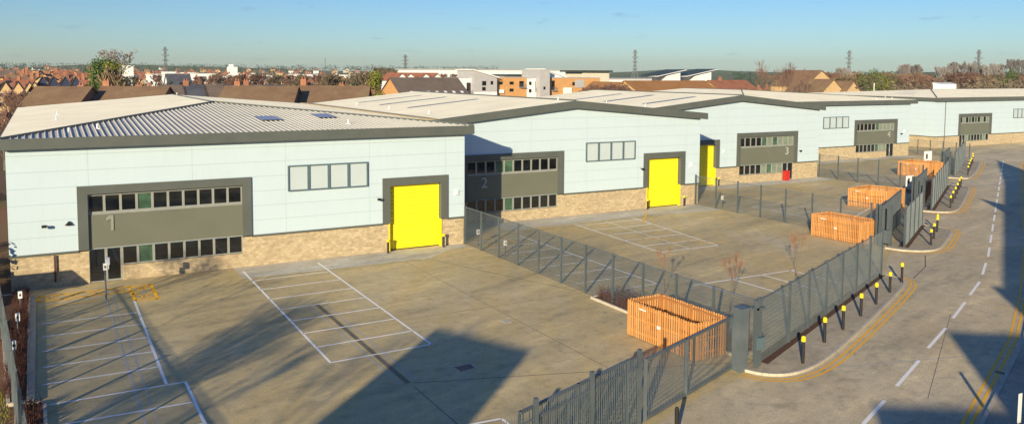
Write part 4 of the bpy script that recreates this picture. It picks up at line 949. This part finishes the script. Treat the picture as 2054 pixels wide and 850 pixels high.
# mid and far town, every house a thing of its own
rr=random.Random(21)
vars_=[]
def town_proto(wall,roof,k):
    mb=MB(); w_=3.2+k*.6; d=4.5; ze=5.4; zr=8.2; 
    ax=k%2
    if ax: mb.prismY([(-w_,0),(w_,0),(w_,ze),(0,zr),(-w_,ze)],-d,d,0); 
    else: mb.prismX([(-d,0),(d,0),(d,ze),(0,zr),(-d,ze)],-w_,w_,0)
    t=.2;o=.3
    if ax:
        for s in (1,-1): mb.add([(s*(w_+o),-d-o,ze-.2),(s*(w_+o),d+o,ze-.2),(0,d+o,zr+t),(0,-d-o,zr+t)],[(0,1,2,3)],1)
    else:
        for s in (1,-1): mb.add([(-w_-o,s*(d+o),ze-.2),(w_+o,s*(d+o),ze-.2),(w_+o,0,zr+t),(-w_-o,0,zr+t)],[(0,1,2,3)],1)
    mb.box(-w_+.1,-w_+1.1,-.5,.5,zr-1.5,zr+1.3,2)
    if k>1: mb.box(w_-1.1,w_-.1,-.5,.5,zr-1.5,zr+1.2,2)
    for x in (-w_*.5,w_*.5):
        for z in (1,3.6): mb.box(x-.6,x+.6,-d-.06,-d+.1,z,z+1.3,3)
    me=mb.build('house',[M[wall],M[roof],M['brick_red'],M['white']]); return me
for k,(wl,rf) in enumerate([('brick_red','tile_red'),('brick_orange','tile_brown'),('render','tile_brown'),('brick_red','tile_grey'),('brick_tan','tile_red'),('cream','slate'),('brick_orange','tile_red'),('render','tile_red')]): vars_.append(town_proto(wl,rf,k%3))
first=set()
def town_house(x,y,z,s,label,group,rot=None,only=None):
    k=rr.choice(only) if only else rr.choice((0,0,1,1,2,3,3,4,5,6,7)); o=vars_[k]
    if k in first: o=o.copy(); C.objects.link(o)
    first.add(k); o.location=(x,y,z); o.scale=(s*rr.uniform(.9,1.2),s,s*rr.uniform(.9,1.08)); o.rotation_euler=(0,0,rot if rot is not None else rr.choice((0,1.57,.25,-.2))+rr.uniform(-.06,.06)); tag(o,label,'house',group)
def hz(az,d): return max(0,(d-900)/1000*22) if d>900 else 0
def place_town(p0,p1,d0,d1,n_,label,group,s=1.0,zf=lambda d:0,only=None):
    for i in range(n_):
        t=(i+rr.random())/n_; px=p0+(p1-p0)*t; u=((i*0.618)%1+rr.uniform(-.1,.1)); d=d0+(d1-d0)*max(0,min(1,u)); q=ray(px,148); L_=math.hypot(q[0],q[1]); x,y=q[0]/L_*d,q[1]/L_*d
        town_house(x,y,zf(d),s,label,group,only=only)
place_town(-40,190,330,480,34,'red and orange brick terrace house with chimneys on the far left skyline','terrace houses on the far left',1.15,lambda d:(d-330)*.022,(0,1,3,4,6,1,3))
place_town(-40,500,520,860,64,'small hazy house on the distant rise at the left','distant houses at the left',.85,lambda d:(d-520)*.012+2)
place_town(440,760,185,330,40,'brick or rendered house with steep roof in the town behind units 1 and 2','town houses behind units 1 and 2',.9)
place_town(250,445,200,320,16,'brick house among trees behind the ridge of unit 1','town houses behind the ridge of unit 1',.92)
place_town(480,900,350,760,50,'small distant house in the town left of the flats','distant houses left of the flats',.85,lambda d:(d-350)*.006)
place_town(760,900,200,330,10,'red roofed house behind the wide grey brown roof','red roofed houses behind the wide roof',1.0,lambda d:1.2,(0,4,6))
place_town(1200,1560,215,420,22,'red brown house behind the orange roof','houses behind the orange roof',.95,lambda d:0,(0,1,4,6))
place_town(0,760,950,1500,70,'tiny house on the far hillside','houses on the far hillside',.9,lambda d:max(1,(d-900)/1000*20))
# white sheds and small tower far left
for i,(p0,p1,yt,Y) in enumerate(((300,345,150,520),(358,432,148.5,560),(330,352,145,640),(252,268,133,420),(370,392,146.5,620),(590,640,150,700),(690,735,151,700))):
    a=P(p0,150,Y);b=P(p1,150,Y);z=P((p0+p1)/2,yt,Y).z; o=MB().box(a.x,b.x,Y,Y+18,0,z); o.box(a.x-.4,b.x+.4,Y-.4,Y+18.4,z,z+.3); tag(o.build('white_shed',M['render'],loc=(a.x,Y,0)),'distant white flat roofed shed, %s from the left'%['second','fourth','third','first','fifth','sixth','seventh'][i],'building','distant white sheds')
p=P(468,152,700); t_=P(468,134.5,700); r=MB().box(p.x-3.4,p.x+3.4,700,708,0,t_.z).box(p.x-2.4,p.x+.6,702,706,t_.z,t_.z+2); tag(r.build('tower_block',M['render'],loc=(p.x,700,0)),'distant white tower block on the skyline above the terraces','tower block')
a=P(341,156,290); r=MB().add([(a.x-3.5,290,a.z-3.2+4),(a.x+5,290,a.z-6),(a.x+8,300,a.z-3.5),(a.x-2,300,a.z+1)],[(0,1,2,3)]); 
gable_house('house with dark blue slate roof among green trees',a.x-1,a.x+6,286,296,8.6,12.2,'render','slate',chim=((a.x+5,291,.8),))
# woods that read as one mass
def wood_mass(label,n_,pxr,dr,hr,mat,seed,zf=lambda d:0,size=3.0):
    q_=random.Random(seed); mb=MB()
    for i in range(n_):
        px=q_.uniform(*pxr); d=q_.uniform(*dr); q=ray(px,148); L_=math.hypot(q[0],q[1]); x,y=q[0]/L_*d,q[1]/L_*d; h=q_.uniform(*hr); z0=zf(d)
        for k in range(9 if size>2 else 22):
            c=Vector((x+q_.gauss(0,1)*h*.35,y+q_.gauss(0,1)*h*.35,z0+h*q_.uniform(.15,1))); a=Vector((q_.gauss(0,1),q_.gauss(0,1),q_.gauss(0,1))).normalized(); b=a.orthogonal().normalized(); s_=size*q_.uniform(.4,1)*h/9
            mb.quad(c-a*s_*.5,c-b*s_*.35,c+a*s_*.5,c+b*s_*.35)
    return tag(mb.build('woodland',M[mat]),label,'woodland',kind='stuff')
wood_mass('dark distant trees between the houses on the left rise',900,(-60,900),(480,1100),(4,7),'leaf_dark',3,lambda d:max(0,(d-520)*.012))
wood_mass('brown leafless distant trees between the houses on the left',1500,(-60,900),(300,1000),(5,9),'twig_brown',4,lambda d:max(0,(d-520)*.012),size=2.2)
wood_mass('dark tree line on the far left hills',1300,(-60,1000),(1300,1900),(5,10),'leaf_dark',5,lambda d:max(0,(d-900)/1000*20))
wood_mass('hazy tree line on the right hills',900,(1480,2120),(700,1500),(8,15),'leaf_dark',6,lambda d:max(0,(d-1000)/1000*12))
wood_mass('brown winter wood behind the farthest units',1500,(1560,2120),(260,520),(5,12.5),'twig_brown',7,size=1.1)
wood_mass('dull green scrub in the wood behind the farthest units',700,(1600,2120),(240,420),(4,8),'leaf_green',8,size=1.2)
# pylons
def pylon(label,px,ytop,D,arm=1.0,mast=False):
    q=ray(px,ytop); L_=math.hypot(q[0],q[1]); x,y=q[0]/L_*D,q[1]/L_*D; zt=H+q[2]/L_*D
    mb=MB(); root=thing('mast' if mast else 'pylon',label,'mast' if mast else 'pylon',(x,y,0),None if mast else 'electricity pylons on the horizon')
    if mast:
        mb.tube((x,y,0),(x,y,zt),.5,.25,n=5); mb.build('tower',M['steel'],root); return
    w0,w1=D*.0034,D*.0009; th=D*.00032; lv=10
    cs=[(-1,-1),(1,-1),(1,1),(-1,1)]; pts=[]
    for k in range(lv+1):
        t=k/lv; w_=w0+(w1-w0)*min(1,t/.62) if t<.62 else w1; pts.append([(x+a*w_,y+b*w_,zt*t) for a,b in cs])
    for k in range(lv):
        for c in range(4):
            mb.tube(pts[k][c],pts[k+1][c],th,n=3,cap=False); mb.tube(pts[k][c],pts[k+1][(c+1)%4],th*.6,n=3,cap=False); mb.tube(pts[k][(c+1)%4],pts[k+1][c],th*.6,n=3,cap=False)
    mb.build('tower',M['steel'],root)
    u=Vector((q[1],-q[0],0)).normalized()
    for k,tz in enumerate((.66,.79,.92)):
        am=MB(); ww=D*(.0034,.0042,.0030)[k]*arm
        for s in (-1,1): am.tube((x,y,zt*tz+1),Vector((x,y,zt*tz))+u*s*ww,th*.8,n=3,cap=False); am.tube((x,y,zt*tz-1),Vector((x,y,zt*tz))+u*s*ww,th*.8,n=3,cap=False)
        am.build('crossarm',M['steel'],root)
pylon('electricity pylon on the horizon above unit 1, leftmost',331,94,760); pylon('electricity pylon on the horizon left of the flats',813,110,1100); pylon('electricity pylon rising right of the flats',1274,100,900); pylon('electricity pylon behind the tan gabled houses',1704,101,900); pylon('electricity pylon among bare trees near the right edge',1964,100,900)
pylon('thin distant mast above the brown roofs',652,117,900,mast=True)
# background trees
leafy('tall green conifer behind the second brown roof',P(207,150,205).x,205,0,15.6,8.5,'leaf_green',nn=8000,size=.5,seed=61)
leafy('ivy clad yellow green tree behind the second brown roof',P(228,150,200).x,200,0,15.3,7.5,'leaf_yellow',nn=2600,size=.45,seed=62)
x=P(232,150,198).x; bare_tree('multi stemmed tan tree in front of the conifer',x,198,14.2,71,'twig_tan','birch',depth=5,spread=.3,r0=.25,tw=.05,trunkf=.15)
bare_tree('round grey leafless tree above the conifer',P(236,150,260).x,260,19.5,72,'twig_grey',depth=6,spread=.45,tw=.035,nch=(2,3))
for i,(px,Y,h,m) in enumerate(((183,215,8,'leaf_dark'),(170,225,8,'leaf_green'),(345,180,9.0,'leaf_green'),(365,178,8.5,'leaf_yellow'),(405,190,9.6,'leaf_yellow'),(700,200,10,'leaf_green'),(335,240,10.5,'leaf_dark'))):
    leafy('small rounded evergreen in the town, %s'%['left of the conifer','far left of the conifer','behind the ridge of unit 1','right behind the ridge of unit 1','before the white tower','left of the yellow green bush','behind the slate terrace'][i],P(px,150,Y).x,Y,0,h,5,m,nn=900,size=.5,seed=80+i,group='small evergreens in the town')
leafy('bright yellow green round bush left of the wide grey brown roof',P(750,150,150).x,150,0,13.2,5.6,'leaf_yellow',nn=5200,size=.36,seed=63)
for i,(px,yt,Y) in enumerate(((760,134,330),(785,135,330),(775,138,300),(738,142,260))):
    p=P(px,yt,Y); bare_tree('brown leafless tree behind the yellow green bush, number %s from the left'%['two','four','three','one'][i],p.x,Y,p.z,73,'twig_brown',group='leafless trees behind the bush',depth=5,spread=.5,tw=.06,nch=(3,4))
p=P(1215,164,170)
for i,px in enumerate((1195,1208,1220,1233)): bare_tree('rust coloured leafless shrub right of the flats, %s from the left'%ordn[i],P(px,160,172).x,172,P(px,166,172).z,74,'twig_red',group='rusty shrubs beside the flats',depth=5,spread=.6,tw=.05,name='bare_shrub')
for i,(px,yt,Y) in enumerate(((1541,119,150),(1572,126,152),(1596,122,150),(1525,136,156),(1560,138,158),(1612,135,162))):
    p=P(px,yt,Y); bare_tree('leafless pale stemmed birch behind unit 4, %s'%['tallest','second tallest','rightmost of the tall ones','leftmost','low one in the middle','beside the tan gable'][i],p.x,Y,p.z,75+i%3,'twig_red','birch',group='birches behind unit 4',depth=5,spread=.17,tw=.011,r0=.13,trunkf=.4,nch=(2,4))
leafy('mid green evergreen right of the tan gabled houses',P(1748,150,175).x,175,0,P(1748,141,175).z,9.5,'leaf_green',nn=3400,size=.5,seed=64); leafy('yellow green evergreen shrub beside the pole behind unit 5',P(1775,150,178).x,178,0,12.2,9,'leaf_yellow',nn=2000,size=.5,seed=65)
leafy('green evergreen at the far right among bare trees',P(2030,150,230).x,230,0,P(2030,140,230).z,9,'leaf_green',nn=2200,size=.6,seed=66); leafy('lower olive evergreen left of the far right evergreen',P(2012,150,225).x,225,0,12,7,'leaf_yellow',nn=1200,size=.6,seed=67)
rr=random.Random(5); gR='leafless trees on the right horizon'
for i in range(96):
    t=(i+.5)/96; px=1600+t*470+rr.uniform(-6,6); Y=rr.uniform(190,330); q=ray(px,150); D=Y/q[1]*math.hypot(q[0],q[1])
    yt=rr.uniform(143,158); p=P(px,yt,Y); bare_tree('bushy leafless tree in the brown belt along the right horizon',p.x,Y,max(5,p.z),(81,82,83)[i%3],('twig_brown','twig_tan','twig_red')[i%3],group=gR,depth=5,spread=.55,tw=.075,nch=(3,4))
tall=[(1806,133),(1815,128),(1828,131),(1838,129),(1903,127),(1915,124),(1930,122),(1940,126),(1951,121),(1975,131),(1990,130),(2003,127),(2015,131),(2039,118),(2052,124),(1890,133),(1700,138),(1688,135),(1722,140)]
for i,(px,yt) in enumerate(tall):
    Y=260+(i%3)*15; p=P(px,yt,Y); bare_tree('tall thin grey leafless poplar on the right skyline',p.x,Y,p.z,(84,85)[i%2],'twig_grey','bark',group='poplars on the right skyline',depth=5,spread=.2,tw=.02,nch=(3,4),up=1.1,trunkf=.13)
for i in range(26):
    px=rr.uniform(250,900); Y=rr.uniform(220,420); p=P(px,rr.uniform(147,152),Y); bare_tree('small leafless garden tree between the distant houses',p.x,Y,max(5,p.z),(81,83)[i%2],('twig_brown','twig_red')[i%2],group='garden trees among the houses',depth=5,spread=.55,tw=.075,nch=(3,4))
p=P(1753,183,150); r=MB().tube((p.x,150,0),(p.x,150,P(1753,167,150).z),.16,n=8); tag(r.build('lamp_post',M['cream'],loc=(p.x,150,0)),'pale lamp post in front of the evergreens behind unit 5','lamp post')
# ------------------------------------------------------------------ buildings behind the camera whose shadows fall in view
hb=12.0; Ls=hb/math.tan(SE); off_=Vector((-math.sin(SA),-math.cos(SA)))*Ls; sd=Vector((-math.sin(SA),-math.cos(SA)))
def caster(label,s0,s1,depth,h_=hb,grp=None):
    o_=Vector((-math.sin(SA),-math.cos(SA)))*(h_/math.tan(SE)); a=Vector(s0)+o_; b=Vector(s1)+o_
    r=thing('office_building',label,'building',(a.x,a.y,0),grp); d=(b-a).normalized(); nrm=Vector((d.y,-d.x)); 
    if nrm.dot(sd)<0: nrm=-nrm
    back=sd*depth
    MB().slab([tuple(a),tuple(b),tuple(b+back),tuple(a+back)],0,h_-.35).build('wall',M['brick_tan'],r); MB().slab([tuple(a),tuple(b),tuple(b+back),tuple(a+back)],h_-.35,h_).build('parapet',M['grey'],r)
    n_=int((b-a).length/3)
    for i in range(n_):
        for z in (1,4,7):
            p=a+d*(1.2+i*3); q=a+d*(2.6+i*3); m=MB().obox(p,q,.1,z,z+1.4); m.build('window',M['glass'],r)
    return r
caster('narrow brick stair block behind the viewpoint',(17.7,38.9),(20.3,33.6),22,grp='blocks behind the viewpoint')
caster('first stepped brick block behind the road',(29.0,21.3),(38.0,15.2),14,grp='blocks behind the viewpoint')
caster('second stepped brick block behind the road',(40.8,25.7),(50,19.2),14,grp='blocks behind the viewpoint')
caster('third stepped brick block behind the road',(52.2,30.1),(54,26.0),14,grp='blocks behind the viewpoint')
caster('long brick block alongside the road',(52.2,29.4),(104,58.9),14,grp='blocks behind the viewpoint')
caster('farther long brick block alongside the road',(104,58.9),(131,75.5),12,grp='blocks behind the viewpoint')
caster('small projecting brick block beside the road',(G(1964,398).x,G(1964,398).y),(G(2015,430).x+6,G(2015,430).y+3.2),8,grp='blocks behind the viewpoint')
sh=gable_house('small unseen shed added to shade the left foot of unit 1',-9.5,-5.4,50.6,52,2.7,3.2,'brick_red','slate',name='shed',cat='shed')  # unseen, put in and sized for the shadow on the plinth
# ------------------------------------------------------------------ haze
hm=bpy.data.materials.new('haze_air'); hm.use_nodes=True; ht=hm.node_tree; ht.nodes.remove(ht.nodes['Principled BSDF']); pv_=ht.nodes.new('ShaderNodeVolumePrincipled'); pv_.inputs['Color'].default_value=(1,.98,.80,1); pv_.inputs['Density'].default_value=.00015; pv_.inputs['Anisotropy'].default_value=.2
ht.links.new(pv_.outputs[0],ht.nodes['Material Output'].inputs['Volume'])
tag(MB().box(-2700,2700,-1200,4300,-2,70).build('haze',hm),'thin pale haze over the distant town','haze',kind='stuff')
# ------------------------------------------------------------------ camera, sun, sky
cam=bpy.data.cameras.new('camera'); co=bpy.data.objects.new('camera',cam); C.objects.link(co); sc.camera=co
rx=Vector([CR[i][0] for i in range(3)]); ry=-Vector([CR[i][1] for i in range(3)]); rz=-Vector([CR[i][2] for i in range(3)])
m=Matrix((rx,ry,rz)).transposed().to_4x4(); m.translation=Vector((0,0,H)); co.matrix_world=m
cam.sensor_width=36; cam.sensor_fit='HORIZONTAL'; cam.lens=F/2054*36; cam.shift_x=0; cam.shift_y=-(425-PY)/2054; cam.clip_start=.5; cam.clip_end=8000
sl=bpy.data.lights.new('sun','SUN'); sl.energy=5.0; sl.angle=math.radians(.55); sl.color=(1.0,.85,.60); so=bpy.data.objects.new('sun',sl); C.objects.link(so); so.rotation_euler=(-SUN).to_track_quat('-Z','Y').to_euler(); so.location=(-40,-40,60)
wd=bpy.data.worlds.new('World'); sc.world=wd; wd.use_nodes=True; nt=wd.node_tree; bg=nt.nodes['Background']
sk=nt.nodes.new('ShaderNodeTexSky'); sk.sky_type='NISHITA'; sk.sun_disc=False; sk.sun_elevation=SE; sk.sun_rotation=math.radians(226.2); sk.air_density=1.0; sk.dust_density=.3; sk.ozone_density=2.5; sk.altitude=0
# small dim cloud wisps low over the horizon
tc=nt.nodes.new('ShaderNodeTexCoord'); mp=nt.nodes.new('ShaderNodeMapping'); mp.inputs['Scale'].default_value=(9,9,50); nt.links.new(tc.outputs['Generated'],mp.inputs[0])
nz=nt.nodes.new('ShaderNodeTexNoise'); nz.inputs['Scale'].default_value=2.2; nz.inputs['Detail'].default_value=6; nt.links.new(mp.outputs[0],nz.inputs['Vector'])
rp=nt.nodes.new('ShaderNodeValToRGB'); rp.color_ramp.elements[0].position=.64; rp.color_ramp.elements[1].position=.78; rp.color_ramp.elements[1].color=(.4,.4,.4,1); nt.links.new(nz.outputs[0],rp.inputs[0])
mx=nt.nodes.new('ShaderNodeMix'); mx.data_type='RGBA'; nt.links.new(rp.outputs[0],mx.inputs[0]); nt.links.new(sk.outputs[0],mx.inputs[6]); mx.inputs[7].default_value=(2.6,2.9,3.4,1)
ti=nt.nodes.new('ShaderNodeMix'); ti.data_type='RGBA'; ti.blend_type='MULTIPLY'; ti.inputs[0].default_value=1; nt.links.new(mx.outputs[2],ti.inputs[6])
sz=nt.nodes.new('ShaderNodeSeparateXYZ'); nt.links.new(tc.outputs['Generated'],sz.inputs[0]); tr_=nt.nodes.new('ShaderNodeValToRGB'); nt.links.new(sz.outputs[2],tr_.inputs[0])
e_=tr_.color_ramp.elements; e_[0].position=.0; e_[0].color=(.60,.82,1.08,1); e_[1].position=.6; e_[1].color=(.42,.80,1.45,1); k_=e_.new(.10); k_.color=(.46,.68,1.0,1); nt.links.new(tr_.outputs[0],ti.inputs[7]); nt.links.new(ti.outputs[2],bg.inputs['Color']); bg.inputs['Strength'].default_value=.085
sc.view_settings.view_transform='Standard'; sc.view_settings.look='None'; sc.view_settings.exposure=.6; sc.view_settings.gamma=1
sc.render.resolution_x=1024; sc.render.resolution_y=423
